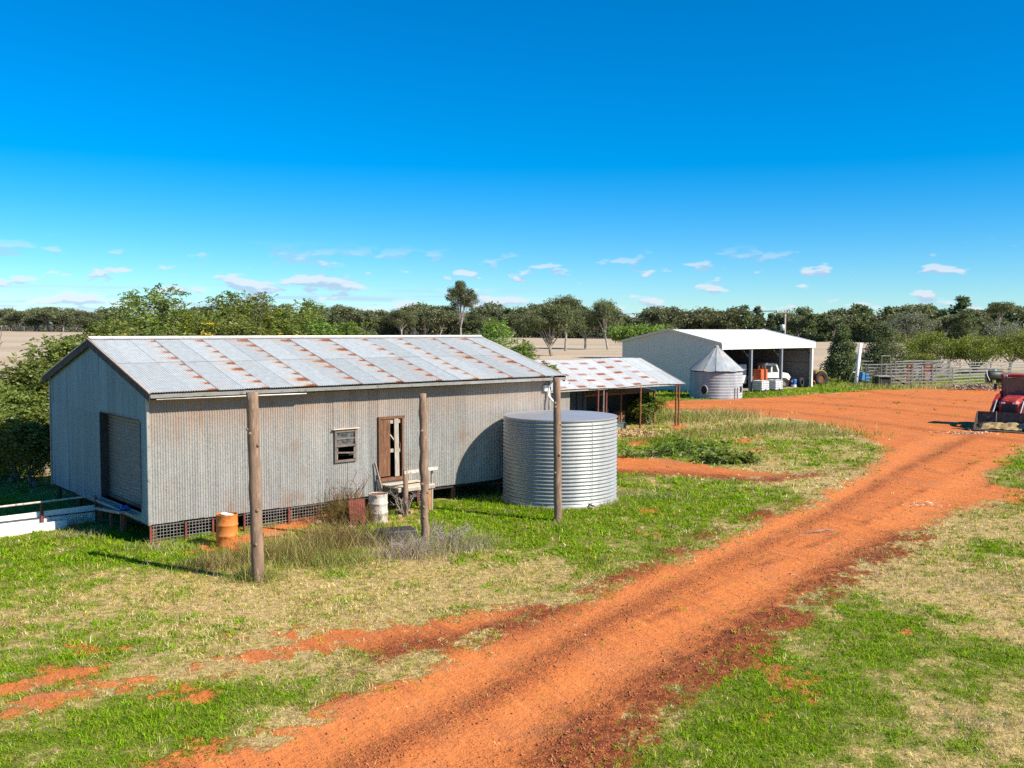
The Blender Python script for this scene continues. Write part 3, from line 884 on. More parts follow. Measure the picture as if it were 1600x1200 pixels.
# broken plank door
a0, a1, z0, z1 = DOOR
df = MB()
df.box((a0 - 0.01, -0.05, (z0 + z1) / 2), (0.07, 0.12, z1 - z0)); df.box((a1 - 0.03, -0.05, (z0 + z1) / 2), (0.07, 0.12, z1 - z0))
df.box(((a0 + a1) / 2, -0.05, z1 - 0.03), (a1 - a0 + 0.1, 0.115, 0.08)); df.box(((a0 + a1) / 2, -0.05, z0 + 0.02), (a1 - a0 + 0.2, 0.13, 0.10))
door = df.build('door', M['timber_brown'], shed)
for k in range(3):
    MB().box((a0 + 0.10 + k * 0.125, -0.065 - 0.003 * k, (z0 + z1) / 2 + 0.02), (0.118, 0.03, z1 - z0 - 0.2)).build('plank', M['timber_brown'], door)
MB().box((a0 + 0.66, -0.085, (z0 + z1) / 2 + 0.01), (0.17, 0.035, z1 - z0 - 0.16), Matrix.Rotation(R(-1.2), 3, 'Y')).build('pale_plank', M['timber_grey'], door)
for z in (z0 + 0.95, z1 - 0.17):
    MB().box((a0 + 0.55, -0.04, z), (0.55, 0.03, 0.12)).build('ledge_rail', M['timber_grey'], door)
MB().beam((a0 + 0.38, -0.03, z1 - 0.55), (a0 + 0.66, -0.03, z1 - 0.88), 0.03, 0.1, (0, 1, 0)).build('brace', M['timber_pale'], door)
MB().tube([(a0 + 0.77, -0.10, z0 + 1.0), (a0 + 0.80, -0.12, z0 + 1.12), (a0 + 0.77, -0.10, z0 + 1.22)], 0.015, 6).build('handle', M['rust'], door)
# roller door in the shaded gable
a0, a1, z0, z1 = ROLL_
rd = MB()
for y_ in (a0 - 0.01, a1 + 0.01):
    rd.box((0.10, y_, (z0 + z1) / 2), (0.26, 0.05, z1 - z0))
rd.box((0.10, (a0 + a1) / 2, z1 + 0.02), (0.26, a1 - a0, 0.06))
roller = rd.build('roller_door', M['dark_board'], shed)
MB().corr(z0 + 0.02, z1, lambda a, b, h: (0.22 - h, b, a), a0 + 0.02, a1 - 0.02, 0.105, 0.014, 8).build('curtain', M['curtain'], roller, True)
MB().box((0.20, (a0 + a1) / 2, z0 + 0.05), (0.06, a1 - a0 - 0.05, 0.1)).build('bottom_bar', M['dark_steel'], roller)
lg = MB()
lg.box((-0.22, 2.5, 0.60), (0.28, 2.2, 0.07), Matrix.Rotation(R(-5), 3, 'X')); lg.box((-0.10, 2.3, 0.70), (0.25, 3.2, 0.06))
lg.build('loading_ledge', M['timber_grey'], shed)
for y_ in (1.6, 2.5, 3.4):
    MB().beam((-0.22, y_, -0.1), (-0.22, y_, 0.60), 0.07, 0.07).build('ledge_leg', M['timber_brown'], shed)
# wire mesh skirting between pickets
for s0, s1 in ((0.05, 0.98), (0.98, 1.75), (2.75, 4.2), (4.2, 5.6), (9.0, 9.5)):
    wm = MB(); z1 = 0.50
    k = 0
    while s0 + 0.03 + k * 0.095 < s1:
        x_ = s0 + 0.03 + k * 0.095
        wm.beam((x_, -0.01, 0.0), (x_ + rg.uniform(-.01, .01), -0.01, z1), 0.011, 0.011); k += 1
    for k in range(6):
        wm.beam((s0, -0.022, 0.02 + k * 0.092), (s1, -0.022, 0.02 + k * 0.092 + rg.uniform(-.01, .01)), 0.011, 0.011)
    tag(wm.build('wire_mesh', M['wire_galv'], shed), kind='stuff')
for x_ in (-0.02, 0.98, 1.78, 2.75, 4.2, 5.6, 9.0, 9.55):
    MB().beam((x_, -0.06, -0.1), (x_, -0.06, 0.50), 0.055, 0.055).build('picket', M['rust_red'], shed)
# downpipe and bracket at the far end
MB().tube([(SL - 0.12, YE + 0.02, ZE - 0.15), (SL - 0.12, -0.14, ZE - 0.45), (SL - 0.12, -0.14, 3.45), (SL - 0.05, -0.5, 3.1), (SL - 0.35, -0.9, 2.96)], 0.045, 8).build('downpipe', M['white_paint'], shed, True)
MB().box((SL - 0.25, -0.10, 3.75), (0.16, 0.10, 0.22)).build('switch_box', M['white_paint'], shed)


def shp(x, y, z=0.0):
    """point in the shed's own axes -> world"""
    a = R(41.1)
    return Vector((-10.0 + x * math.cos(a) - y * math.sin(a), 26.3 + x * math.sin(a) + y * math.cos(a), z))


# ------------------------------------------------------------------ the three old verandah posts
def timber_post(base, top, r0, r1, label, rough, seed, square=False):
    q = random.Random(seed)
    t = thing('timber_post', label, 'post', (base.x, base.y, 0), 0, 'old verandah posts in a row before the iron shed')
    n_ = 26
    pts, rad = [], []
    for i in range(n_ + 1):
        k = i / n_
        pts.append(Vector((0, 0, -0.3)).lerp(Vector((top.x - base.x, top.y - base.y, top.z)), k) + Vector((q.uniform(-1, 1), q.uniform(-1, 1), 0)) * 0.012 * rough)
        rad.append((r0 + (r1 - r0) * k) * (1 + q.uniform(-0.09, 0.09) * rough))
    MB().tube(pts, rad, 12, True, 0.05 * rough, q).build('shaft', M['timber_post'], t, True)
    for i in range(5):
        k = q.uniform(0.15, 0.9); a = q.uniform(3.4, 6.0)
        p = Vector((0, 0, 0)).lerp(Vector((top.x - base.x, top.y - base.y, top.z)), k)
        o = Vector((math.cos(a), math.sin(a), 0))
        MB().tube([p + o * r1 * 0.8, p + o * (r1 + 0.02), p + o * (r1 + 0.035) + Vector((0, 0, 0.02))], [0.05, 0.04, 0.012], 7).build('knot', M['timber_post'], t, True)
    return t


timber_post(Vector((-6.0, 22.48, 0)), Vector((-6.10, 22.48, 4.50)), 0.155, 0.14, 'thick smooth brown timber post, tallest of three and closest to the camera', 0.5, 1)
timber_post(Vector((-2.34, 25.91, 0)), Vector((-2.42, 25.91, 4.24)), 0.12, 0.10, 'thin gnarled dark timber post standing before the plank door', 1.6, 2)
timber_post(Vector((1.46, 29.61, 0)), Vector((1.38, 29.61, 4.50)), 0.125, 0.115, 'straight timber post standing in front of the corrugated water tank', 0.8, 3)

# ------------------------------------------------------------------ water tank
tk = thing('water_tank', 'squat round corrugated zinc water tank at the shed corner', 'water tank', (1.70, 33.62, 0))
TR, TH, NR = 1.98, 2.95, 22
prof = [(TR - 0.02, -0.1), (TR + 0.005, 0.02), (TR + 0.005, 0.14)]
for i in range(NR * 8 + 1):
    zz = 0.14 + (TH - 0.20) * i / (NR * 8)
    prof.append((TR + 0.030 * math.sin(2 * math.pi * i / 8), zz))
prof += [(TR + 0.012, TH - 0.03), (TR + 0.012, TH)]
MB().lathe(prof, 96, cap=False).build('corrugated_wall', M['tank_zinc'], tk, True)
MB().lathe([(0.0, TH + 0.07), (TR * 0.5, TH + 0.045), (TR + 0.03, TH + 0.008), (TR + 0.03, TH - 0.03)], 96, cap=False).build('lid', wear('tank_lid', (0.42, 0.42, 0.43), (0.34, 0.34, 0.35), 1.2, 0.5, 0.4), tk)
for k in range(3):
    a = R(-60 + 68 * k)
    MB().tube([((TR + 0.03) * math.cos(a), (TR + 0.03) * math.sin(a), 0.1), ((TR + 0.03) * math.cos(a), (TR + 0.03) * math.sin(a), TH - 0.05)], 0.008, 5).build('seam', M['tank_zinc'], tk)
MB().lathe([(TR + 0.10, -0.1), (TR + 0.10, 0.05), (TR - 0.05, 0.05)], 64, cap=False).build('footing', M['concrete'], tk)
MB().tube([(0.9, -TR * 0.89, 0.12), (1.0, -TR * 0.98, 0.12), (1.05, -TR * 1.03, 0.10)], 0.03, 8).build('outlet_tap', M['dark_steel'], tk)


# ------------------------------------------------------------------ oil drums
def oil_drum(loc, mat, label, lidmat, rz=0.0, lid_in=0.03):
    t = thing('oil_drum', label, 'drum', (loc.x, loc.y, 0), rz)
    r, h = 0.29, 0.88
    p = [(r - 0.01, -0.02), (r + 0.008, 0.0), (r, 0.03)]
    for zc in (0.30, 0.59):
        p += [(r, zc - 0.03), (r + 0.014, zc - 0.01), (r + 0.014, zc + 0.01), (r, zc + 0.03)]
    p += [(r, h - 0.03), (r + 0.01, h - 0.01), (r + 0.008, h), (r - 0.012, h), (r - 0.014, h - lid_in)]
    MB().lathe(p, 32, cap=False).build('shell', mat, t, True)
    MB().lathe([(0.0, h - lid_in), (r - 0.012, h - lid_in - 0.002)], 32, cap=False).build('lid', lidmat, t)
    return t


d1 = oil_drum(g(355, 852), M['orange_drum'], 'orange painted steel drum with rust patches under the shed wall', M['rust'])
MB().box((0.02, -0.02, 0.87), (0.30, 0.22, 0.03), Matrix.Rotation(R(12), 3, 'Y')).build('white_offcut', M['white_paint'], d1)
oil_drum(g(591, 815), M['white_drum'], 'rusty white steel drum beside the plank-door landing', M['rust'], 1.0, 0.02)
t = thing('rusty_sheet', 'rusty maroon iron sheet leaning behind the dead weeds', 'iron sheet', g(560, 822), R(41))
MB().corr(-0.28, 0.28, lambda a, b, h: (a, 0.12 * b + h, b), -0.05, 0.80, 0.076, 0.009).build('sheet', M['rust_red'], t, True)

# ------------------------------------------------------------------ landing at the plank door
ld = thing('door_landing', 'small timber landing with a post and white handrail at the plank door', 'landing', shp(0, 0), R(41.1))
for k in range(6):
    MB().box((8.25, -0.13 - k * 0.175, 0.86 - 0.004 * (k % 2)), (1.45, 0.165, 0.05), Matrix.Rotation(R(rg.uniform(-1, 1)), 3, 'Z')).build('plank', M['timber_pale'], ld)
MB().box((8.25, -1.07, 0.79), (1.45, 0.05, 0.10)).build('front_joist', M['timber_grey'], ld)
for x_, mm in ((7.75, 'timber_post'),):
    MB().tube([(x_, -1.18, -0.2), (x_ - 0.01, -1.18, 0.7), (x_, -1.17, 1.45)], [0.085, 0.08, 0.075], 10, True, 0.06, rg).build('newel_post', M[mm], ld, True)
MB().beam((8.85, -1.02, -0.15), (8.80, -1.00, 0.80), 0.16, 0.05, (0, 1, 0)).build('support_plank', M['orange_paint'] if 0 else wear('raw_plank', (0.42, 0.22, 0.10), (0.30, 0.14, 0.06), 5, 0.9), ld)
MB().beam((8.25, -0.98, 0.78), (8.80, -0.98, 0.78), 0.05, 0.12).build('cross_plank', MATS['raw_plank'], ld)
MB().box((8.32, -1.22, 1.40), (1.32, 0.035, 0.11), Matrix.Rotation(R(-1.5), 3, 'Y')).build('handrail', M['white_drum'], ld)
MB().tube([(8.9, -1.02, 0.0), (8.9, -1.02, 1.42)], 0.04, 8).build('far_post', M['timber_grey'], ld)
for k, (x0, x1, zt, mm) in enumerate(((7.55, 7.28, 1.62, 'timber_grey'), (7.50, 7.38, 1.05, 'timber_pale'), (7.62, 7.42, 1.25, 'timber_brown'))):
    t = thing('leaning_board', ('long grey board leaning on the wall left of the plank door', 'short pale board leaning among boards beside the plank door', 'dark brown board leaning behind the white drum')[k], 'board', shp(x0, -0.42 + 0.05 * k), R(41.1))
    MB().beam((0, 0, 0.0), (x1 - x0, 0.32 - 0.05 * k, zt), 0.09, 0.025, (1, 0, 0)).build('board', M[mm], t)

# ------------------------------------------------------------------ other clutter before the shed
tb = thing('black_tub', 'upturned black plastic tub lying in dry weeds before the landing', 'tub', g(618, 842), R(20))
MB().prism([(-0.62, -0.36), (0.62, -0.36), (0.62, 0.36), (-0.62, 0.36)], 0.0, 0.30, lambda p, q, a: (p * (1 - a * 0.5), q * (1 - a * 0.6), a)).build('shell', M['black_plastic'], tb, False, 0.05)
MB().prism([(-0.67, -0.41), (0.67, -0.41), (0.67, 0.41), (-0.67, 0.41)], -0.01, 0.035, lambda p, q, a: (p, q, a)).build('rim', M['black_plastic'], tb, False, 0.012)
lgm = thing('timber_offcut', 'pale timber offcut lying on bare soil beside the first post', 'timber', g(428, 838), R(28))
MB().box((0, 0, 0.06), (0.62, 0.12, 0.10), Matrix.Rotation(R(3), 3, 'Y')).build('beam', MATS['raw_plank'], lgm, False, 0.008)
rk = random.Random(5)
for k in range(9):
    p = g(525 + rk.uniform(-28, 28), 826 + rk.uniform(-10, 8)) if k < 5 else g(632 + rk.uniform(-16, 16), 806 + rk.uniform(-5, 5))
    b = thing('broken_brick', 'broken red brick in the rubble ' + ('among weeds at the shed foot' if k < 5 else 'under the door landing'), 'brick', (p.x, p.y, 0.03), rk.uniform(0, 3), 'bricks among weeds' if k < 5 else 'bricks under landing')
    MB().box((0, 0, 0.04), (0.22, 0.11, 0.08), Matrix.Rotation(rk.uniform(-.4, .4), 3, 'X')).build('body', wear('brick%d' % k, (0.40, 0.17, 0.11), (0.52, 0.36, 0.28), 8, 0.95) if k == 0 else MATS['brick0'], b, False, 0.008)
bx = thing('green_box', 'small grey-green box lying on wood chips beside the tank', 'box', g(969, 669), R(12))
MB().box((0, 0, 0.16), (0.62, 0.42, 0.30)).build('body', M['box_green'], bx, False, 0.02)
MB().box((0, 0, 0.325), (0.66, 0.46, 0.04)).build('lid', M['box_green'], bx, False, 0.01)
tp = thing('blue_tarp', 'crumpled blue tarp on the ledge below the roller door', 'tarp', shp(-0.14, 1.65, 0.74), R(41))
qv, qf = [], []
for i in range(9):
    for j in range(7):
        qv.append(((i - 4) * 0.045, (j - 3) * 0.075, 0.06 * rk.random() + 0.10 * math.exp(-((i - 4) ** 2 + (j - 3) ** 2) / 7)))
qf = [(i * 7 + j, i * 7 + j + 1, (i + 1) * 7 + j + 1, (i + 1) * 7 + j) for i in range(8) for j in range(6)]
MB()._add(qv, qf).build('sheet', M['blue_plastic'], tp)

# ------------------------------------------------------------------ white sheeted race fence left of the shed
fx0 = shp(-0.15, 3.9)
ft = thing('race_fence', 'low white sheet-iron race fence with pipe rail running from the gable', 'fence', fx0, R(41.1))
for k in range(5):
    x1, x0 = -k * 1.55, -(k + 1) * 1.55
    MB().corr(x0 + 0.01, x1 - 0.01, lambda a, b, h: (b * 0 + a, 0.02, b + h * 0), lambda a: 0.02, lambda a: 0.55 + 0.01 * a, 0.4, 0.01, 4).build('panel', M['white_paint'], ft)
    MB().box(((x0 + x1) / 2, 0.0, 0.36), (1.5, 0.05, 0.03)).build('mid_rail', M['dark_steel'], ft)
    MB().beam((x1 - 0.06, -0.03, -0.2), (x1 - 0.06, -0.03, 0.80), 0.06, 0.06).build('post', M['rust_red'], ft)
MB().tube([(0.0, -0.03, 0.84), (-8.0, -0.03, 0.76)], 0.03, 8).build('top_rail', M['white_drum'], ft)
MB().box((-3.6, -0.30, 0.10), (5.2, 0.03, 0.30)).build('lower_panel', M['white_paint'], ft)


# ------------------------------------------------------------------ low open shed with the rust-dashed roof
LA = R(90 - 48.2)
low = thing('low_shed', 'low open-fronted shed with pale roof covered in rows of rust dashes', 'shed', (2.05, 51.4, 0), LA)
LL, LWD, LE, LR = 11.5, 3.55, 2.62, 4.05
SLO = math.hypot(LWD, LR - LE); c2, s2 = LWD / SLO, (LR - LE) / SLO
for side in (0, 1):
    a0, k = -1.6, 0
    while a0 < LL:
        a1 = min(a0 + 0.775, LL)
        for r0, r1, up in ((-0.02, SLO * 0.52, 0.012), (SLO * 0.5, SLO + 0.05, 0.0)):
            sag = -0.05 * math.sin((a0 + 1.6) / 3.0)
            def lf_(a, b, h, side=side, up=up + 0.004 * (k % 2), sag=sag):
                y = LWD - b * c2 - (h + up) * s2
                z = LR - b * s2 + (h + up) * c2 + 0.03 * math.sin(a * 0.9)
                return (a, y if side == 0 else 2 * LWD - y, z)
            MB().corr(a0 - 0.015, a1 + 0.015, lf_, r0, r1 + rg.uniform(-0.03, 0.03), 0.09, 0.010, 6, 2).build('roof_sheet', M['roof_iron_plain'] if a0 > LL - 2.6 or side else M['roof_iron_dashes'], low, True)
        a0 = a1; k += 1
for x_ in (LL - 0.02,):
    for s_ in (0, 1):
        ya = -0.05 if s_ == 0 else 2 * LWD + 0.05
        MB().beam((x_ + 0.03, ya, LE - 0.06), (x_ + 0.03, LWD, LR - 0.05), 0.03, 0.09).build('barge_board', M['timber_grey'], low)
MB().box((LL / 2 - 0.8, 0.06, LE - 0.07), (LL + 1.4, 0.06, 0.12)).build('eave_beam', M['timber_grey'], low)
MB().box((LL / 2 - 0.8, 2 * LWD - 0.06, LE - 0.07), (LL + 1.4, 0.06, 0.12)).build('eave_beam', M['timber_grey'], low)
for x_, y_, mm in ((3.9, 0.15, 'rust_red'), (4.35, 0.15, 'dull_steel'), (4.75, 0.3, 'rust_red'), (7.5, 0.1, 'rust'), (10.75, 0.05, 'rust'), (11.1, 0.1, 'rust'), (11.15, 6.9, 'rust_red'), (7.5, 6.9, 'rust_red'), (3.9, 6.9, 'rust_red')):
    MB().tube([(x_, y_, -0.2), (x_ + 0.02, y_, LE - 0.05)], 0.055, 8).build('post', M[mm], low)
sheets(low, lambda a, b, h: (a - 1.6, 0.5 - h, b), M['galv_old'], 3.6, 0.79, 0.0, LE + 0.1, [], name='front_sheet')
sheets(low, lambda a, b, h: (2.02 + h, 0.5 + a, b), M['galv_old'], 1.5, 0.79, 0.0, LE + 0.3, [], name='side_sheet')
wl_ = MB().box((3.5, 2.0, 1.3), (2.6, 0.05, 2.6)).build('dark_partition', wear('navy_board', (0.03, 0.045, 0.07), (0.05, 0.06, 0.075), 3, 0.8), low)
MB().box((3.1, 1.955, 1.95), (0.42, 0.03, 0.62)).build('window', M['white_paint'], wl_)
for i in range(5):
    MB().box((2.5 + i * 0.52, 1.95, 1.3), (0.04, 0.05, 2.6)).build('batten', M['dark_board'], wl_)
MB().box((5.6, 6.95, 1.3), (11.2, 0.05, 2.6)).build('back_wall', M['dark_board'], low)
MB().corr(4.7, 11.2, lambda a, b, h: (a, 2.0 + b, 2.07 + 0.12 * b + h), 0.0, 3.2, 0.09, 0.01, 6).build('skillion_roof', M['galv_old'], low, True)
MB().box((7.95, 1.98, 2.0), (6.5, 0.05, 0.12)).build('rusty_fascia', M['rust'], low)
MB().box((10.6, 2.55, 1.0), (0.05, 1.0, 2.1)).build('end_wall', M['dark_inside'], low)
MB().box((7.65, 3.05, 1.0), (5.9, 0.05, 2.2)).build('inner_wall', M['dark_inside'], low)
for x_ in (4.85, 8.0, 11.1):
    MB().beam((x_, 2.06, -0.1), (x_, 2.06, 1.95), 0.09, 0.09).build('skillion_post', M['timber_brown'], low)
for k in range(5):
    MB().box((5.3 + k * 0.75, 2.55 + 0.2 * (k % 2), 0.35 + 0.1 * (k % 3)), (0.6, 0.6, 0.7 + 0.2 * (k % 3))).build('stored_crate', M['timber_brown'], low)

# ------------------------------------------------------------------ big white machinery shed
MA = R(90 - 47.6)
ms = thing('machinery_shed', 'big cream steel machinery shed with open front and grey gable wall', 'shed', (18.8, 86.5, 0), MA)
ML, MW, ME, MR = 15.6, 11.7, 4.55, 5.72


def mz(y):
    y = min(y, MW - y)
    return ME + y * (MR - ME) / (MW / 2)


def panelled(f, a0, a1, hi, name, mat, step=0.76):
    k = 0
    while a0 + k * step < a1 - 0.01:
        p0, p1 = a0 + k * step, min(a0 + (k + 1) * step, a1)
        MB().corr(p0, p1, lambda a, b, h, k=k: f(a, b, h + 0.002 * (k % 2)), 0.0, hi, 0.19, 0.012, 6).build(name, mat, ms)
        k += 1


panelled(lambda a, b, h: (-h, a, b), 0.0, MW, mz, 'wall_panel', M['shed_grey'])
panelled(lambda a, b, h: (ML + h, a, b), 0.0, MW, mz, 'wall_panel', M['shed_grey'])
panelled(lambda a, b, h: (a, MW + h, b), 0.0, ML, ME, 'wall_panel', M['shed_grey'])
for side in (0, 1):
    k = 0; stp = 0.78
    while k * stp < ML + 0.1:
        a0, a1 = -0.15 + k * stp, min(-0.15 + (k + 1) * stp, ML + 0.15)
        MB().corr(a0, a1 + 0.01, lambda a, b, h, side=side, k=k: (a, (MW / 2 - b) if side == 0 else (MW / 2 + b), MR + 0.06 + 0.002 * (k % 2) - b * (MR - ME) / (MW / 2) + h), 0.0, MW / 2 + 0.2, 0.195, 0.014, 6).build('roof_panel', M['white_roof'], ms)
        k += 1
MB().box((ML / 2, -0.22, ME - 0.27), (ML + 0.34, 0.05, 0.52)).build('fascia', M['white_paint'], ms)
for x_ in (-0.17, ML + 0.17):
    for s_ in (0, 1):
        ya = -0.2 if s_ == 0 else MW + 0.2
        MB().beam((x_, ya, ME - 0.0), (x_, MW / 2, MR + 0.06), 0.04, 0.2).build('barge_flashing', M['white_paint'] if x_ > 1 else M['shed_grey'], ms)
for x_ in (0.12, 4.75, 9.9, ML - 0.12):
    MB().box((x_, 0.0, ME / 2 - 0.1), (0.22, 0.26, ME)).build('column', M['white_paint'] if x_ > ML - 1 else M['steel_blue'], ms)
    MB().beam((x_, 0.05, ME - 1.5), (x_, 1.5, ME - 0.05), 0.1, 0.12, (1, 0, 0)).build('knee_brace', M['dull_steel'], ms)
    for s_ in (0, 1):
        ya = 0.0 if s_ == 0 else MW
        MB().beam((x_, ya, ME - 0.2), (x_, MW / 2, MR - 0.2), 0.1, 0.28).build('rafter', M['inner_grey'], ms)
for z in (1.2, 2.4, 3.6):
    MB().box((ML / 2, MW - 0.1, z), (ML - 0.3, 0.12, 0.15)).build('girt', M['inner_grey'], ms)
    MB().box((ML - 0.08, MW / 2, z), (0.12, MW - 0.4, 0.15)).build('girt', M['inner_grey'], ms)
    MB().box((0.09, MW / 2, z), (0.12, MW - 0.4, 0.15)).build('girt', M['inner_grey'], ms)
MB().box((ML / 2, MW - 0.04, ME / 2), (ML - 0.1, 0.02, ME - 0.05)).build('shade_lining', M['inner_grey'], ms)  # added dark sheets, their tone stands in for shade inside the shed
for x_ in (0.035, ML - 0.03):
    MB().prism([(0.1, 0), (MW - 0.1, 0), (MW - 0.1, ME - 0.05), (MW / 2, MR - 0.08), (0.1, ME - 0.05)], x_, x_ + 0.012, lambda p, q, a: (a, p, q)).build('shade_lining', M['inner_grey'], ms)
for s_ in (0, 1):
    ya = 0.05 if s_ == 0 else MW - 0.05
    MB().beam((ML / 2, ya, ME - 0.01), (ML / 2, MW / 2, MR + 0.01), ML - 0.1, 0.012).build('ceiling_shade_lining', M['inner_grey'], ms)  # added dark sheet under the roof, shade put into its colour
MB().box((ML / 2, MW / 2 + 0.3, 0.0), (ML - 0.4, MW - 0.9, 0.06)).build('floor_slab', M['concrete'], ms)


def msp(x, y, z=0.0):
    return Vector((18.8 + x * math.cos(MA) - y * math.sin(MA), 86.5 + x * math.sin(MA) + y * math.cos(MA), z))


def wheel(name, parent, c, r, wd, rimmat, lugs=0, axis='X'):
    """tyre with rim; axis along local X or Y"""
    tn = MB().lathe([(r * 0.55, -wd * 0.36), (r * 0.78, -wd * 0.5), (r * 0.94, -wd * 0.42), (r, -wd * 0.22), (r, wd * 0.22), (r * 0.94, wd * 0.42), (r * 0.78, wd * 0.5), (r * 0.55, wd * 0.36)], 28, c, axis, False).build(name, M['black_rubber'], parent, False)
    MB().lathe([(0.0, wd * 0.06), (r * 0.2, wd * 0.10), (r * 0.22, wd * 0.02), (r * 0.5, -wd * 0.05), (r * 0.52, wd * 0.34), (r * 0.57, wd * 0.38)], 24, c, axis, False).build('rim', rimmat, tn)
    MB().lathe([(0.0, -wd * 0.06), (r * 0.5, -wd * 0.08), (r * 0.52, -wd * 0.34), (r * 0.57, -wd * 0.38)], 24, c, axis, False).build('inner_rim', rimmat, tn)
    if lugs:
        lm = MB()
        for k in range(lugs):
            for s_ in (-1, 1):
                a = 2 * math.pi * (k + (0.5 if s_ > 0 else 0)) / lugs
                ca, sa = math.cos(a), math.sin(a)
                ca2, sa2 = math.cos(a + 0.16), math.sin(a + 0.16)
                p, q = (0.02 * s_, r * 1.01 * ca, r * 1.01 * sa), (wd * 0.46 * s_, r * 0.97 * ca2, r * 0.97 * sa2)
                if axis == 'Y': p, q = (p[1], p[0], p[2]), (q[1], q[0], q[2])
                lm.beam([p[i] + c[i] for i in range(3)], [q[i] + c[i] for i in range(3)], 0.05, 0.05)
        lm.build('tread', M['black_rubber'], tn)
    return tn


# caged liquid totes
for k, (px, lab) in enumerate(((1188.5, 'white caged liquid tote beside the first steel column'), (1210.0, 'white caged liquid tote in front of the white truck'))):
    p = g(px, 612.5 - k * 1.3)
    t = thing('liquid_tote', lab, 'tote', (p.x, p.y, 0), MA, 'white totes at the shed front')
    MB().box((0, 0, 0.62), (1.22, 1.0, 0.94)).build('bottle', M['ibc_plastic'], t, False, 0.06)
    pl = MB()
    for y_ in (-0.42, 0, 0.42): pl.box((0, y_, 0.07), (1.25, 0.12, 0.12))
    pl.box((0, 0, 0.135), (1.25, 1.05, 0.02))
    pl.build('pallet', M['dark_steel'], t)
    cg_ = MB()
    for z in (0.22, 0.42, 0.62, 0.82, 1.06):
        for y_ in (-0.53, 0.53): cg_.box((0, y_, z), (1.28, 0.02, 0.022))
        for x_ in (-0.64, 0.64): cg_.box((x_, 0, z), (0.02, 1.06, 0.022))
    for i in range(6):
        for y_ in (-0.53, 0.53): cg_.box((-0.62 + i * 0.248, y_, 0.62), (0.02, 0.02, 0.95))
    cg_.build('cage', M['wire_galv'], t)
    MB().lathe([(0.0, 1.13), (0.11, 1.13), (0.11, 1.07)], 16, cap=False).build('cap', M['black_plastic'], t)
    MB().box((0.0, -0.55, 0.24), (0.14, 0.08, 0.12)).build('valve', M['black_plastic'], t)

# white box van body / caravan in the first bay
t = thing('caravan_body', 'grey-white box body with a dark gap parked in the first shed bay', 'caravan', msp(7.3, 4.0), MA)
MB().box((0, 0, 1.45), (2.6, 2.0, 1.9)).build('body', M['tarp'], t, False, 0.08)
MB().prism([(-0.55, 0.6), (-0.1, 0.6), (-0.25, 2.2), (-0.4, 2.2)], -1.03, -1.0, lambda p, q, a: (p, a, q)).build('gap', M['dark_inside'], t)
MB().box((0, 0, 0.42), (2.5, 1.7, 0.14)).build('chassis', M['dark_steel'], t)
for y_ in (-0.85, 0.85): wheel('wheel', t, (0.1, y_, 0.33), 0.33, 0.2, M['dull_steel'], axis='Y')
t = thing('orange_cabinet', 'orange steel cabinet with a rusty hoop on top in the shed', 'cabinet', msp(9.3, 1.9), MA)
MB().box((0, 0, 1.30), (1.15, 0.9, 1.25)).build('body', M['orange_paint'], t, False, 0.03)
for x_ in (-0.5, 0.5):
    for y_ in (-0.38, 0.38): MB().box((x_, y_, 0.35), (0.09, 0.09, 0.72)).build('leg', M['rust'], t)
MB().tube([(-0.35 + 0.0, 0, 1.9)] + [(-0.35 * math.cos(a), 0, 1.95 + 0.5 * math.sin(a)) for a in [i * math.pi / 8 for i in range(9)]], 0.07, 8).build('hoop', M['rust'], t)
MB().box((0, -0.46, 1.3), (0.9, 0.02, 1.0)).build('door_panel', M['orange_paint'], t)

# white bonneted truck
tr_ = thing('white_truck', 'old white bonneted truck parked nose out in the open shed', 'truck', msp(12.3, 2.7), MA + R(-32))
MB().prism([(-1.0, 0.95), (0.55, 0.95), (0.62, 1.55), (0.30, 2.42), (-1.0, 2.45)], -0.85, 0.85, lambda p, q, a: (p, a, q)).build('cab', M['white_paint'], tr_, False, 0.05)
MB().prism([(0.56, 0.75), (1.75, 0.72), (1.82, 1.15), (1.6, 1.42), (0.58, 1.60)], -0.72, 0.72, lambda p, q, a: (p, a, q)).build('bonnet', M['white_paint'], tr_, False, 0.06)
MB().prism([(-0.15, 1.58), (0.42, 1.58), (0.20, 2.22), (-0.15, 2.22)], -0.875, -0.855, lambda p, q, a: (p, a, q)).build('door_window', M['dark_glass'], tr_)
MB().prism([(-0.85, 1.55), (-0.35, 1.55), (-0.35, 2.2), (-0.85, 2.2)], -0.875, -0.855, lambda p, q, a: (p, a, q)).build('side_window', M['dark_glass'], tr_)
MB().beam((0.60, 0, 1.62), (0.33, 0, 2.32), 1.45, 0.03, (1, 0, 0)).build('windscreen', M['dark_glass'], tr_)
MB().box((1.83, 0, 0.98), (0.04, 1.0, 0.45)).build('grille', M['dark_steel'], tr_)
for y_ in (-0.6, 0.6): MB().lathe([(0.0, 0.05), (0.11, 0.04), (0.12, 0.0)], 14, (1.82, y_, 1.0), 'X', False).build('headlight', M['lamp_lens'], tr_)
MB().box((1.95, 0, 0.62), (0.12, 1.75, 0.2)).build('bumper', M['dull_steel'], tr_, False, 0.02)
MB().box((-0.9, 0, 0.72), (4.8, 0.8, 0.2)).build('chassis', M['dark_steel'], tr_)
MB().box((-2.3, 0, 1.0), (2.4, 1.9, 0.3)).build('tray', M['dull_steel'], tr_)
for x_ in (1.15, -2.4):
    for y_ in (-0.78, 0.78): wheel('wheel', tr_, (x_, y_, 0.46), 0.46, 0.26, M['dull_steel'], axis='Y')
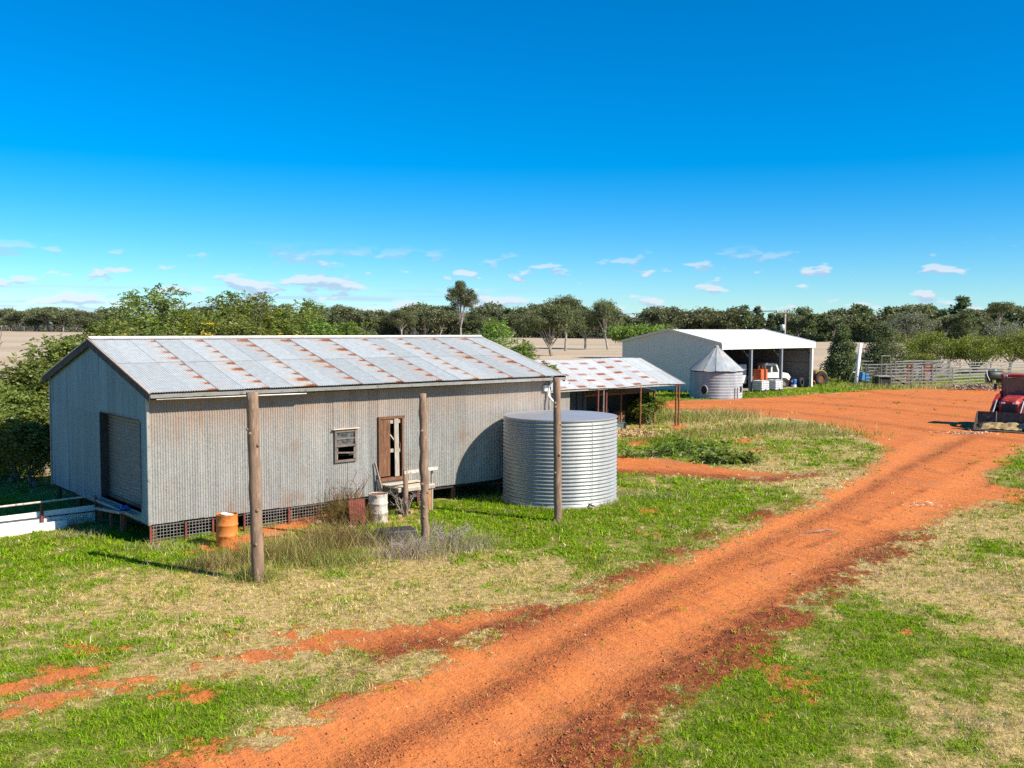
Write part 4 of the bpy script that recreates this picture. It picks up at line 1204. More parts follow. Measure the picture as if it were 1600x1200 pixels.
for y_ in (-0.82, 0.82): MB().tube([(0.6 + 1.0 * k_ / 6, y_, 0.80 + 0.25 * math.sin(math.pi * k_ / 6)) for k_ in range(7)], 0.07, 6).build('mudguard', M['white_paint'], tr_)

t = thing('blue_drum', 'small blue and white plastic drum standing by the loose tyre', 'drum', g(1240.5, 605), 0)
MB().lathe([(0.0, 0.0), (0.26, 0.0), (0.28, 0.05), (0.28, 0.72), (0.26, 0.80), (0.12, 0.84), (0.0, 0.84)], 24, cap=False).build('shell', M['blue_plastic'], t, True)
MB().lathe([(0.285, 0.04), (0.285, 0.28)], 24, cap=False).build('white_band', M['white_paint'], t)
t = thing('loose_tyre', 'big black tyre leaning at the far end of the open shed', 'tyre', g(1251, 605), MA + R(8))
MB().lathe([(0.26, -0.15), (0.38, -0.21), (0.46, -0.17), (0.49, -0.08), (0.49, 0.08), (0.46, 0.17), (0.38, 0.21), (0.26, 0.15), (0.30, 0.0), (0.26, -0.15)], 32, (0, 0.0, 0.49), 'Y', False).build('tyre', M['black_rubber'], t, True)
# old tractor half hidden behind the shed
t = thing('derelict_tractor', 'old rusty tractor half hidden behind the machinery shed end', 'tractor', g(1271, 601.5), R(15))
wheel('rear_wheel', t, (0.45, -0.7, 0.72), 0.72, 0.36, M['rust'], 14, 'Y')
wheel('rear_wheel', t, (0.45, 0.7, 0.72), 0.72, 0.36, M['orange_paint'], 14, 'Y')
wheel('front_wheel', t, (-1.5, -0.55, 0.40), 0.40, 0.2, M['orange_paint'], 0, 'Y')
wheel('front_wheel', t, (-1.5, 0.55, 0.40), 0.40, 0.2, M['orange_paint'], 0, 'Y')
MB().box((-1.0, 0, 0.95), (1.7, 0.5, 0.5)).build('bonnet', M['rust'], t, False, 0.05)
MB().box((0.3, 0, 0.75), (1.0, 0.45, 0.5)).build('gearbox', M['rust'], t)
MB().tube([(-0.2, 0, 1.1), (0.05, 0, 1.55)], 0.03, 6).build('steering_column', M['rust'], t)
for y_ in (-0.62, 0.62):
    MB().tube([(0.45 + 0.80 * math.cos(a), y_, 0.75 + 0.80 * math.sin(a)) for a in [0.5 + i * 0.28 for i in range(8)]], 0.06, 6).build('mudguard', M['yellow_paint'], t)
MB().box((0.35, 0, 1.12), (0.4, 0.45, 0.1)).build('seat', M['dark_steel'], t)
MB().tube([(-0.9, 0.1, 1.2), (-0.9, 0.1, 2.1)], 0.035, 6).build('exhaust', M['rust'], t)

# ------------------------------------------------------------------ squat silo
sl = thing('squat_silo', 'squat round iron silo with a dented rust-stained cone roof', 'silo', (17.55, 82.4, 0))
SR, SH = 2.22, 2.30
pr = [(SR, -0.1)]
for i in range(9 * 6 + 1):
    pr.append((SR + 0.014 * math.sin(2 * math.pi * i / 6), 0.05 + (SH - 0.1) * i / 54))
MB().lathe(pr, 64, cap=False).build('corrugated_wall', M['silo_zinc'], sl, True)
cn = MB()
nseg = 14
for k in range(nseg):
    a0, a1 = 2 * math.pi * k / nseg, 2 * math.pi * (k + 1) / nseg
    q = MB(); rr = SR + 0.16 + rg.uniform(-0.04, 0.04); dz = rg.uniform(-0.05, 0.05)
    vs = []
    for f_ in (0.06, 0.35, 0.68, 1.0):
        for j in range(4):
            a = a0 + (a1 - a0) * j / 3
            vs.append((rr * f_ * math.cos(a), rr * f_ * math.sin(a), SH + 0.03 + 2.1 * (1 - f_) + (dz * f_ * math.sin(math.pi * j / 3) if 0 < j < 3 else 0) + (0.03 if j in (0, 3) else 0)))
    q._add(vs, [(i * 4 + j, i * 4 + j + 1, (i + 1) * 4 + j + 1, (i + 1) * 4 + j) for i in range(3) for j in range(3)])
    q.build('cone_panel', M['silo_zinc'], sl)
MB().lathe([(0.20, SH + 1.98), (0.18, SH + 2.12), (0.0, SH + 2.2)], 16, cap=False).build('cap', M['silo_zinc'], sl)
hd = MB(); aH = R(-128)
hc = Vector((SR * math.cos(aH), SR * math.sin(aH), 0.75)); hn = Vector((math.cos(aH), math.sin(aH), 0)); hx = Vector((-hn.y, hn.x, 0))
ring = [hc + hn * 0.05 + (hx * math.cos(i * math.pi / 8) * 0.32 + Vector((0, 0, 1)) * math.sin(i * math.pi / 8) * 0.40) for i in range(17)]
hd.tube(ring, 0.06, 6).build('hatch_ring', M['tank_zinc'], sl)
ih = MB(); ih._add([hc + hn * 0.045] + ring[:16], [(0, i + 1, (i + 1) % 16 + 1) for i in range(16)]); ih.build('hatch_hole', M['dark_inside'], sl)
for aa in (-58, -50): MB().tube([((SR + 0.05) * math.cos(R(aa)), (SR + 0.05) * math.sin(R(aa)), 0), ((SR + 0.05) * math.cos(R(aa)), (SR + 0.05) * math.sin(R(aa)), 0.95)], 0.03, 6).build('stake', M['dull_steel'], sl)
MB().box(((SR + 0.02) * math.cos(R(-36)), (SR + 0.02) * math.sin(R(-36)), 0.8), (0.12, 0.25, 0.45), Matrix.Rotation(R(-36), 3, 'Z')).build('inspection_slot', M['dark_inside'], sl)

# ------------------------------------------------------------------ red loader tractor
T = thing('loader_tractor', 'red cab tractor with a front loader bucket on the dirt yard', 'tractor', (31.1, 59.0, 0), R(-38), scale=1.12)
bn = MB()
sec = [(-2.05, 0.78, 1.52, 0.44), (-1.9, 0.74, 1.62, 0.50), (-0.9, 0.74, 1.74, 0.52), (-0.1, 0.74, 1.78, 0.54)]
vs = []
for y_, z0, z1, hw in sec:
    vs += [(-hw, y_, z0), (-hw, y_, z1 - 0.14), (-hw * 0.72, y_, z1), (hw * 0.72, y_, z1), (hw, y_, z1 - 0.14), (hw, y_, z0)]
fs = [tuple(reversed(range(6))), tuple(range(18, 24))]
for i in range(3):
    fs += [(i * 6 + k, i * 6 + (k + 1) % 6, (i + 1) * 6 + (k + 1) % 6, (i + 1) * 6 + k) for k in range(6)]
bonnet = bn._add(vs, fs).build('bonnet', M['red_paint'], T, False, 0.03)
MB().box((0, -2.07, 1.10), (0.66, 0.03, 0.55)).build('grille', M['black_plastic'], bonnet)
for s_ in (-1, 1):
    MB().box((s_ * 0.28, -2.075, 1.43), (0.2, 0.05, 0.09)).build('headlight', M['lamp_lens'], bonnet, False, 0.02)
    MB().box((s_ * 0.54, -1.0, 1.25), (0.02, 1.2, 0.35)).build('side_vent', M['black_plastic'], bonnet)
MB().box((0, -0.9, 0.72), (0.55, 2.3, 0.5)).build('engine', M['dark_steel'], T)
MB().box((0, 0.6, 0.85), (0.7, 1.6, 0.6)).build('transmission', M['dark_steel'], T)
MB().box((0, 0.55, 1.32), (1.5, 1.35, 0.12)).build('cab_floor', M['red_paint'], T)
for s_ in (-1, 1):
    MB().beam((s_ * 0.70, -0.12, 1.35), (s_ * 0.74, 0.0, 2.72), 0.08, 0.09).build('front_pillar', M['red_paint'], T)
    MB().beam((s_ * 0.76, 1.2, 1.35), (s_ * 0.76, 1.15, 2.72), 0.08, 0.09).build('rear_pillar', M['red_paint'], T)
    MB().box((s_ * 0.76, 0.55, 2.02), (0.02, 1.1, 1.3)).build('door_glass', M['cab_glass'], T)
    MB().prism([(0.25, 1.0), (0.35, 1.42), (0.75, 1.66), (1.45, 1.62), (1.80, 1.35), (1.72, 1.30), (1.42, 1.55), (0.78, 1.58), (0.42, 1.36), (0.33, 1.0)], s_ * 0.62, s_ * 1.12, lambda p, q, a: (a, p, q)).build('fender', M['red_paint'], T)
    MB().tube([(s_ * 0.75, -0.05, 2.3), (s_ * 1.02, -0.12, 2.35)], 0.02, 6).build('mirror_arm', M['black_plastic'], T)
    MB().box((s_ * 1.06, -0.12, 2.2), (0.16, 0.05, 0.32)).build('mirror', M['black_plastic'], T, False, 0.02)
MB().box((0, -0.10, 2.05), (1.36, 0.02, 1.28), Matrix.Rotation(R(5), 3, 'X')).build('windscreen', M['cab_glass'], T)
MB().box((0, 1.2, 2.02), (1.4, 0.02, 1.25)).build('rear_glass', M['cab_glass'], T)
MB().prism([(-0.80, -0.22), (0.80, -0.22), (0.86, 0.5), (0.80, 1.32), (-0.80, 1.32), (-0.86, 0.5)], 2.72, 2.90, lambda p, q, a: (p, q, a)).build('cab_roof', M['red_paint'], T, False, 0.05)
MB().box((0, -0.2, 2.80), (1.3, 0.06, 0.10)).build('visor', M['red_paint'], T)
for s_ in (-1, 1): MB().box((s_ * 0.55, -0.26, 2.82), (0.2, 0.06, 0.1)).build('work_lamp', M['lamp_lens'], T, False, 0.015)
MB().box((0, 0.75, 1.62), (0.5, 0.5, 0.14)).build('seat', M['black_plastic'], T, False, 0.04)
MB().box((0, 1.0, 1.95), (0.5, 0.12, 0.6)).build('backrest', M['black_plastic'], T, False, 0.04)
MB().tube([(0, -0.05, 1.5), (0, 0.22, 1.95)], 0.03, 6).build('steering_column', M['black_plastic'], T)
MB().lathe([(0.18, -0.015), (0.20, 0.0), (0.18, 0.015), (0.16, 0.0), (0.18, -0.015)], 20, (0, 0.25, 1.98), 'Y', False).build('steering_wheel', M['black_plastic'], T)
MB().tube([(0.62, -0.35, 1.3), (0.62, -0.35, 2.55)], 0.05, 8).build('exhaust', M['dark_steel'], T)
for s_ in (-1, 1):
    wheel('rear_wheel', T, (s_ * 0.88, 0.95, 0.80), 0.80, 0.48, M['white_drum'], 18)
    wheel('front_wheel', T, (s_ * 0.82, -1.35, 0.56), 0.56, 0.36, M['white_drum'], 16)
    ar = MB()
    pts = [(0.15, 1.75), (-0.9, 1.72), (-1.75, 1.40), (-2.45, 0.72), (-2.6, 0.38)]
    for (p0, q0), (p1, q1) in zip(pts[:-1], pts[1:]):
        ar.beam((s_ * 0.78, p0, q0), (s_ * 0.78, p1, q1), 0.12, 0.2)
    ar.build('loader_arm', M['red_paint'], T)
    MB().beam((s_ * 0.78, 0.05, 0.65), (s_ * 0.78, 0.10, 1.95), 0.16, 0.22).build('loader_mast', M['red_paint'], T)
    MB().tube([(s_ * 0.78, -0.15, 0.95), (s_ * 0.78, -1.55, 1.32)], 0.045, 8).build('lift_ram', M['tank_zinc'], T)
    MB().tube([(s_ * 0.66, -1.7, 1.55), (s_ * 0.66, -2.55, 0.95)], 0.04, 8).build('tilt_ram', M['tank_zinc'], T)
MB().box((0, -2.3, 0.85), (1.6, 0.1, 0.12)).build('cross_tube', M['red_paint'], T)
BW = 1.36
prof_b = [(-2.62, 0.98), (-2.66, 0.62), (-2.78, 0.34), (-3.02, 0.15), (-3.60, 0.06)]
bk = MB()
for o_ in (0.0,):
    inner = prof_b; outer = [(p + 0.045, q - 0.035) for p, q in prof_b]
    poly = inner + outer[::-1]
    bk.prism(poly, -BW, BW, lambda p, q, a: (a, p, q))
bucket = bk.build('bucket', M['dark_steel'], T)
for s_ in (-1, 1):
    MB().prism([(-2.60, 0.98), (-2.64, 0.60), (-2.76, 0.30), (-3.0, 0.10), (-3.60, 0.03), (-3.55, 0.18), (-2.85, 0.95)], s_ * BW, s_ * (BW + 0.03), lambda p, q, a: (a, p, q)).build('side_plate', M['dark_steel'], bucket)
MB().box((0, -3.58, 0.055), (2 * BW + 0.06, 0.14, 0.03)).build('cutting_edge', M['dull_steel'], bucket)
MB().box((-0.45, -2.72, 0.70), (0.03, 0.14, 0.62)).build('rib', M['dull_steel'], bucket)
hv, hf = [], []
for i in range(15):
    for j in range(7):
        x_ = -1.2 + 2.4 * i / 14; y_ = -3.35 + 0.55 * j / 6
        hv.append((x_, y_, 0.10 + 0.30 * (j / 6) ** 1.2 + 0.10 * rg.random() - (0.15 if i in (0, 14) else 0)))
hf = [(i * 7 + j, (i + 1) * 7 + j, (i + 1) * 7 + j + 1, i * 7 + j + 1) for i in range(14) for j in range(6)]
ob = MB()._add(hv, hf).build('straw_load', M['straw'], None)
ob.matrix_world = Matrix.Translation((31.1, 59.0, 0)) @ Matrix.Rotation(R(-38), 4, 'Z') @ Matrix.Scale(1.12, 4)
tag(ob, 'heap of straw and dirt lying in the tractor bucket', 'straw')

# ------------------------------------------------------------------ auger, yards, tanks behind the dirt yard
ab, atp = g(1337, 602), at(1345, 537, 102.5)
au = thing('grain_auger', 'tall leaning white auger tube on a splayed frame', 'auger', (ab.x, ab.y, 0))
tv = atp - ab
MB().tube([(0, 0, 0.05), tv], [0.19, 0.17], 14).build('tube', M['white_paint'], au, True)
for px, py in ((1325, 598), (1351, 594)):
    f_ = g(px, py) - ab
    MB().tube([f_, tv * 0.62 + Vector((0, 0.1, 0))], 0.055, 8).build('frame_leg', M['white_paint'], au)
MB().tube([(g(1325, 598) - ab) * 0.55 + tv * 0.28, (g(1351, 594) - ab) * 0.55 + tv * 0.28], 0.04, 8).build('cross_bar', M['white_paint'], au)
MB().box((0, 0, 0.1), (0.5, 0.5, 0.25)).build('foot_hopper', M['dark_steel'], au)
f_ = g(1349, 597) - ab
wheel('wheel', au, (f_.x + 0.3, f_.y, 0.3), 0.30, 0.16, M['rust'])
t = thing('blue_motor', 'blue engine cowl slung beside the white auger', 'engine', g(1349, 599), R(20))
MB().prism([(-0.55, 0.35), (0.5, 0.2), (0.62, 0.7), (0.3, 1.15), (-0.4, 1.2)], -0.35, 0.35, lambda p, q, a: (p, a, q)).build('cowl', wear('cowl_blue', (0.05, 0.22, 0.48), (0.04, 0.16, 0.36), 4, 0.5), t, False, 0.06)
for x_ in (-0.4, 0.4): MB().box((x_, 0, 0.15), (0.08, 0.6, 0.35)).build('skid', M['dark_steel'], t)


def yard_panel(a, b, h, label, rails=6, mat='dull_steel', grp='steel yard panels'):
    a, b = Vector((a.x, a.y, 0)), Vector((b.x, b.y, 0))
    t = thing('yard_panel', label, 'fence panel', a, 0, grp)
    d = b - a
    for k in range(rails):
        z = 0.22 + (h - 0.24) * k / (rails - 1)
        MB().beam(Vector((0, 0, z)), d + Vector((0, 0, z)), 0.055, 0.10).build('rail', M[mat], t)
    MB().beam((0, 0, -0.2), (0, 0, h + 0.08), 0.09, 0.09).build('post', M[mat], t)
    MB().beam(d + Vector((0, 0, -0.2)), d + Vector((0, 0, h + 0.08)), 0.085, 0.085).build('post', M[mat], t)


ORD = ('first', 'second', 'third', 'fourth', 'fifth')


def fence_run(p0, p1, n_, h, label, grp, rails=6, mat='dull_steel', lerp_pts=None):
    a, b = g(*p0), g(*p1)
    for k in range(n_):
        yard_panel(a.lerp(b, k / n_), a.lerp(b, (k + 0.985) / n_), h, (label + ', ' + ORD[k] + ' from left') if n_ > 1 else label, rails, mat, grp)


fence_run((1352, 600), (1384, 601.5), 1, 1.9, 'short steel yard panel between the auger and the loading platform', 'panel by auger')
fence_run((1392, 605.5), (1488, 604), 3, 1.85, 'weathered steel rail yard panel in the front row beside the dirt yard', 'front yard panels')
fence_run((1398, 598), (1482, 595), 3, 2.35, 'tall steel yard panel with raised top rail behind the front row', 'tall middle yard panels', 5)
fence_run((1488, 603.5), (1541, 600), 2, 1.85, 'pale steel yard panel running back beside the dark green tank', 'pale side yard panels', 6, 'wire_galv')
fence_run((1483, 592.5), (1640, 590), 5, 1.95, 'pale steel yard panel in the long back row below the acacia', 'back yard panels', 6, 'wire_galv')
fence_run((1541, 600), (1640, 594), 3, 1.7, 'pale steel yard panel behind the red tractor', 'panels behind tractor', 5, 'wire_galv')
fence_run((1356, 596), (1440, 592), 3, 1.9, 'grey steel yard panel in the second row behind the loading platform', 'second row yard panels', 6)
fence_run((1400, 601), (1470, 587), 3, 1.9, 'grey steel panel of the forcing race angled across the yards', 'forcing race panels', 6)
fence_run((1440, 601), (1500, 588), 3, 1.85, 'grey steel panel dividing the yards behind the red gates', 'dividing yard panels', 5)
fence_run((1345, 588), (1480, 585), 4, 1.9, 'dull steel yard panel in the rearmost row before the pines', 'rear yard panels', 5)
for px, lab in ((1420.5, 'narrow rusty red crush gate nearer the loading platform'), (1449.5, 'wide rusty red crush gate nearer the pale panels')):
    p = g(px, 603); wd = 0.45 if px < 1430 else 0.85
    t = thing('crush_gate', lab, 'gate', (p.x, p.y, 0), R(8))
    for s_ in (-1, 1): MB().beam((s_ * wd / 2, 0, -0.1), (s_ * wd / 2, 0, 2.25), 0.14, 0.12).build('post', M['rust_red'], t)
    for z in (0.5, 1.15, 2.15): MB().beam((-wd / 2, 0, z), (wd / 2, 0, z), 0.1, 0.09).build('rail', M['rust'], t)
    MB().box((0, 0.03, 1.75), (wd * 0.8, 0.03, 0.5)).build('plate', M['rust_red'], t)
    MB().tube([(wd / 2, 0, 2.2), (wd / 2 + 0.15, 0, 1.9), (wd / 2 + 0.1, 0, 0.6)], 0.04, 6).build('lever', M['rust'], t)
p = g(1381, 603)
t = thing('loading_platform', 'timber loading platform with a tall steel goalpost frame in the yards', 'loading ramp', (p.x, p.y, 0), R(4))
MB().box((0, 0.3, 1.02), (1.6, 1.6, 0.10)).build('deck', M['timber_grey'], t)
for s_ in (-1, 1):
    MB().tube([(s_ * 0.46, -0.3, 0.0), (s_ * 0.46, -0.3, 3.15)], 0.045, 8).build('goalpost', M['dull_steel'], t)
    MB().beam((s_ * 0.72, -0.4, -0.1), (s_ * 0.72, -0.4, 1.0), 0.12, 0.12).build('leg', M['dark_steel'], t)
    MB().beam((s_ * 0.72, 1.0, -0.1), (s_ * 0.72, 1.0, 1.0), 0.12, 0.12).build('leg', M['dark_steel'], t)
MB().tube([(-0.46, -0.3, 3.13), (0.46, -0.3, 3.13)], 0.045, 8).build('crossbar', M['dull_steel'], t)
MB().beam((0.8, 0.2, 1.0), (2.6, 0.2, 0.1), 1.3, 0.08).build('ramp', M['timber_grey'], t)
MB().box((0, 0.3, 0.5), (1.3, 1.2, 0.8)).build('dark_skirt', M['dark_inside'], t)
p = g(1554, 600)
t = thing('fuel_tank', 'dark green cylindrical tank on skids behind the red tractor', 'tank', (p.x, p.y, 0), R(10))
MB().lathe([(0.0, -0.95), (0.40, -0.92), (0.52, -0.80), (0.52, 0.80), (0.40, 0.92), (0.0, 0.95)], 28, (0, 0, 0.95), 'X', False).build('shell', M['dark_green'], t, True)
for x_ in (-0.55, 0.55): MB().box((x_, 0, 0.25), (0.1, 0.9, 0.5)).build('cradle', M['dark_steel'], t)
MB().lathe([(0.16, 0.0), (0.16, 0.12), (0.0, 0.14)], 14, (0, 0, 1.44), 'Z', False).build('filler_cap', M['white_paint'], t)
MB().tube([(-0.9, -0.4, 0.4), (-1.15, -0.3, 1.0), (-1.0, 0.0, 1.5)], 0.04, 6).build('hose', M['white_paint'], t)

# power pole and its wire
pp = thing('power_pole', 'wooden power pole with crossarm and grey transformer behind the machinery shed', 'power pole', (34.0, 120.0, 0))
MB().tube([(0, 0, -0.5), (0, 0, 4), (0.02, 0, 8.15)], [0.17, 0.15, 0.11], 10).build('pole', M['timber_grey'], pp, True)
MB().beam((-1.1, -0.1, 7.85), (1.1, -0.1, 7.85), 0.12, 0.14).build('crossarm', M['timber_grey'], pp)
for x_ in (-1.0, -0.35, 0.35, 1.0): MB().lathe([(0.05, 0.0), (0.07, 0.06), (0.04, 0.16), (0.0, 0.18)], 10, (x_, -0.1, 7.92), 'Z', False).build('insulator', M['white_paint'], pp)
MB().lathe([(0.0, 0.0), (0.24, 0.02), (0.24, 0.75), (0.0, 0.8)], 18, (-0.30, -0.12, 5.6), 'Z', False).build('transformer', M['tarp'], pp, True)
for k, x_ in enumerate((-1.0, 1.0)):
    wi = MB()
    a, b = Vector((34.0 + x_, 119.9, 8.08)), Vector((-230.0, 330.0, 9.2 + k * 0.3))
    wi.tube([a.lerp(b, i / 24) + Vector((0, 0, -3.0 * 4 * (i / 24) * (1 - i / 24) * 0.55)) for i in range(25)], 0.025, 5)
    tag(wi.build('overhead_wire', M['dark_steel'], None), ('upper' if k else 'lower') + ' thin overhead wire sagging across the far paddock', 'wire')


# ------------------------------------------------------------------ vegetation
def unit(v):
    return v / (np.linalg.norm(v, axis=-1, keepdims=True) + 1e-9)


def leaf_quads(P, A, L, Wd, val, rng):
    """diamond leaves at P along A"""
    A = unit(A); S = unit(np.cross(A, rng.normal(size=A.shape)))
    L = L[:, None]; Wd = Wd[:, None]
    mid = P + A * L * 0.45
    V = np.stack([P, mid + S * Wd * 0.5, P + A * L, mid - S * Wd * 0.5], 1).reshape(-1, 3)
    F = np.arange(len(P) * 4).reshape(-1, 4)
    return V, F, np.repeat(val, 4)


def crown_clumps(Cc, rad, n_per, rng, ll, lw, droop, flat=0.75, hi=1.0):
    k = len(Cc); n_ = k * n_per
    d = unit(rng.normal(size=(n_, 3))); r = rng.random(n_) ** 0.45
    off = d * r[:, None] * np.repeat(rad, n_per)[:, None]; off[:, 2] *= flat
    P = np.repeat(Cc, n_per, 0) + off
    A = d * 0.7 + rng.normal(size=(n_, 3)) * 0.6; A[:, 2] -= droop
    cv_ = np.repeat(rng.random(k), n_per)
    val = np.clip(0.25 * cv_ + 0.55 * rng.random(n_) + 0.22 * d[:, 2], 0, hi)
    return leaf_quads(P, A, ll * rng.uniform(0.6, 1.25, n_), lw * rng.uniform(0.6, 1.2, n_), val, rng)


def crown_sprays(Cc, rad, n_per, rng, slen, nl, ll, lw, droop, flat=0.8, gold=0.0):
    """pinnate sprays: arching stalks carrying rows of leaflets"""
    k = len(Cc); ns = k * n_per
    d = unit(rng.normal(size=(ns, 3)) * np.array([1, 1, 0.75]) + np.array([0, 0, 0.25])); r = rng.random(ns) ** 0.5
    off = d * r[:, None] * np.repeat(rad, n_per)[:, None]; off[:, 2] *= flat
    B = np.repeat(Cc, n_per, 0) + off
    D = unit(d + rng.normal(size=d.shape) * 0.35); sl_ = slen * rng.uniform(0.6, 1.3, ns)
    j = np.tile(np.arange(nl), ns); si = np.repeat(np.arange(ns), nl); t_ = (j + 0.5) / nl
    P = B[si] + D[si] * (sl_[si] * t_)[:, None]; P[:, 2] -= droop * sl_[si] * t_ ** 2
    side = unit(np.cross(D, np.array([0, 0, 1.0]) + rng.normal(size=D.shape) * 0.2))
    sg = np.where(j % 2 == 0, 1.0, -1.0)[:, None]
    A = side[si] * sg + D[si] * 0.55 + rng.normal(size=P.shape) * 0.18; A[:, 2] -= droop * 0.5
    cv_ = np.repeat(rng.random(k), n_per)
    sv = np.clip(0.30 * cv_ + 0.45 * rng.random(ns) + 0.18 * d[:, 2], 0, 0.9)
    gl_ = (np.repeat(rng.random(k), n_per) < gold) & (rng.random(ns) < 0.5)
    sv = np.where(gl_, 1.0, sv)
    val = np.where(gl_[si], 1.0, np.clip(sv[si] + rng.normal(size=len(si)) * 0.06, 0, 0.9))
    return leaf_quads(P, A, ll * rng.uniform(0.7, 1.2, len(P)), lw * rng.uniform(0.7, 1.2, len(P)), val, rng)


def grow(seed, h, cr, th, n_limb, n_sub, clump_r, tr, lean=0.3, squash=1.0, form='round'):
    """trunk, limbs and the clump centres they carry"""
    q = random.Random(seed); mb = MB()
    if form == 'cone':
        mb.tube([(0, 0, -0.3), (0.05, 0, h * 0.5), (0, 0.05, h * 0.93)], [tr, tr * 0.6, tr * 0.15], 8)
        Cc, rad = [], []
        for i in range(n_limb):
            k = (i + 0.5) / n_limb; z = th + (h - th) * k
            rr = cr * (1 - k) ** 0.8 * q.uniform(0.75, 1.15) + 0.12
            for _ in range(max(2, int(n_sub * (1 - k * 0.7)))):
                a = q.uniform(0, 6.283); f_ = q.uniform(0.45, 0.95)
                c_ = Vector((math.cos(a) * rr * f_, math.sin(a) * rr * f_, z + q.uniform(-.2, .2)))
                mb.tube([(0, 0, z + 0.1), c_ * 0.6 + Vector((0, 0, z * 0.4)), c_], [tr * 0.25, tr * 0.16, 0.01], 5, False)
                Cc.append(c_); rad.append(clump_r * q.uniform(0.7, 1.2) * (1.1 - 0.5 * k))
        return mb, np.array(Cc), np.array(rad)
    base = Vector((0, 0, -0.3)); top = Vector((q.uniform(-lean, lean), q.uniform(-lean, lean), th))
    mid = base.lerp(top, 0.5) + Vector((q.uniform(-.5, .5), q.uniform(-.5, .5), 0)) * lean
    mb.tube([base, base + Vector((0, 0, 0.5)), mid, top], [tr * 1.3, tr, tr * 0.85, tr * 0.7], 9, True, 0.05, q)
    Cc, rad = [], []
    zc, hz = (th + h) / 2, (h - th) / 2
    for i in range(n_limb):
        a = 6.283 * i / n_limb + q.uniform(-0.5, 0.5)
        el = q.uniform(-0.25, 1.0) if i else 1.0
        f_ = q.uniform(0.55, 0.85)
        tgt = Vector((math.cos(a) * cr * f_ * math.cos(el * 1.3), math.sin(a) * cr * f_ * math.cos(el * 1.3), zc + hz * f_ * math.sin(el * 1.4) * squash))
        if i == 0: tgt = Vector((top.x, top.y, h - clump_r * 0.6))
        st = mid.lerp(top, q.uniform(0.3, 1.0))
        m_ = st.lerp(tgt, 0.5) + Vector((0, 0, q.uniform(0.0, 0.25) * hz))
        r0 = tr * q.uniform(0.35, 0.55)
        mb.tube([st, m_, tgt], [r0, r0 * 0.6, r0 * 0.25], 6, False)
        for s_ in range(n_sub):
            e = tgt + Vector((q.uniform(-1, 1) * cr * 0.36, q.uniform(-1, 1) * cr * 0.36, q.uniform(-0.8, 0.7) * min(hz, cr) * 0.42))
            if e.z > h - clump_r * 0.4: e.z = h - clump_r * 0.4
            s2_ = m_.lerp(tgt, q.uniform(0.1, 0.9))
            mb.tube([s2_, s2_.lerp(e, 0.5) + Vector((0, 0, 0.1)), e], [r0 * 0.3, r0 * 0.2, 0.012], 5, False)
            Cc.append(e); rad.append(clump_r * q.uniform(0.6, 1.25))
    return mb, np.array(Cc), np.array(rad)


def tree_meshes(seed, kind, **kw):
    rng = np.random.default_rng(seed)
    lf = kw.pop('leaf')
    mb, Cc, rad = grow(seed, **kw)
    if kind == 'spray':
        V, F, val = crown_sprays(Cc, rad, lf['n'], rng, lf['s'], lf['nl'], lf['l'], lf['w'], lf.get('droop', 0.4), gold=lf.get('gold', 0))
    else:
        V, F, val = crown_clumps(Cc, rad, lf['n'], rng, lf['l'], lf['w'], lf.get('droop', 0.4), lf.get('flat', 0.75))
    return mb.mesh('trunk', True), np_mesh('crown', V, F, False, {'leaf': val})


def plant_tree(name, label, meshes, loc, leafm, bark, rz=0.0, sc=(1, 1, 1), group=None, cat='tree'):
    t = thing(name, label, cat, (loc[0], loc[1], 0), rz, group)
    t.scale = sc
    link_mesh('trunk', meshes[0], M[bark], t)
    link_mesh('crown', meshes[1], M[leafm], t)
    return t


def px_tree(name, label, px, depth, top_py, seed, kind, cr, th, leafm, bark, n_limb, n_sub, clump_r, tr, leaf, group=None, form='round', lean=0.3, squash=1.0):
    p = at(px, 505, depth); h = at(px, top_py, depth).z
    ms_ = tree_meshes(seed, kind, h=h, cr=cr, th=th, n_limb=n_limb, n_sub=n_sub, clump_r=clump_r, tr=tr, lean=lean, squash=squash, form=form, leaf=leaf)
    return plant_tree(name, label, ms_, (p.x, depth), leafm, bark, 0.0, (1, 1, 1), group)


SP = dict(n=26, s=0.55, nl=10, l=0.17, w=0.075, droop=0.45, gold=0.04)
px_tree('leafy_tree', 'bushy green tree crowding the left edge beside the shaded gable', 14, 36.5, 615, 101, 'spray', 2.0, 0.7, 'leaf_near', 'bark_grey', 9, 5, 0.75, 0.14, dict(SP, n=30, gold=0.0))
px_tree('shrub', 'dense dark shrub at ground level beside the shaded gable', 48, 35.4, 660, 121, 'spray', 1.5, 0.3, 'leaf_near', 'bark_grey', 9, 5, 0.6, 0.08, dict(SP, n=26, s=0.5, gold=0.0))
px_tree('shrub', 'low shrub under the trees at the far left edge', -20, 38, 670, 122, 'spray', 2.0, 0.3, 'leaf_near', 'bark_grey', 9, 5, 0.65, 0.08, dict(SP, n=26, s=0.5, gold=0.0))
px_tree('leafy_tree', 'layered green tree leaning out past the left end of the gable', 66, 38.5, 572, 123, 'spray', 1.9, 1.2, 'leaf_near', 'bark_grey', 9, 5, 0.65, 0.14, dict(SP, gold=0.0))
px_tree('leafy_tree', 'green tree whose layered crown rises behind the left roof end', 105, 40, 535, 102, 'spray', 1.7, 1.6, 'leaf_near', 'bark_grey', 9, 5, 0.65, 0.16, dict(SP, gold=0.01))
px_tree('leafy_tree', 'green tree with scattered yellow flowers behind the roof peak', 168, 44, 503, 103, 'spray', 1.7, 2.2, 'leaf_near', 'bark_grey', 9, 5, 0.65, 0.18, SP)
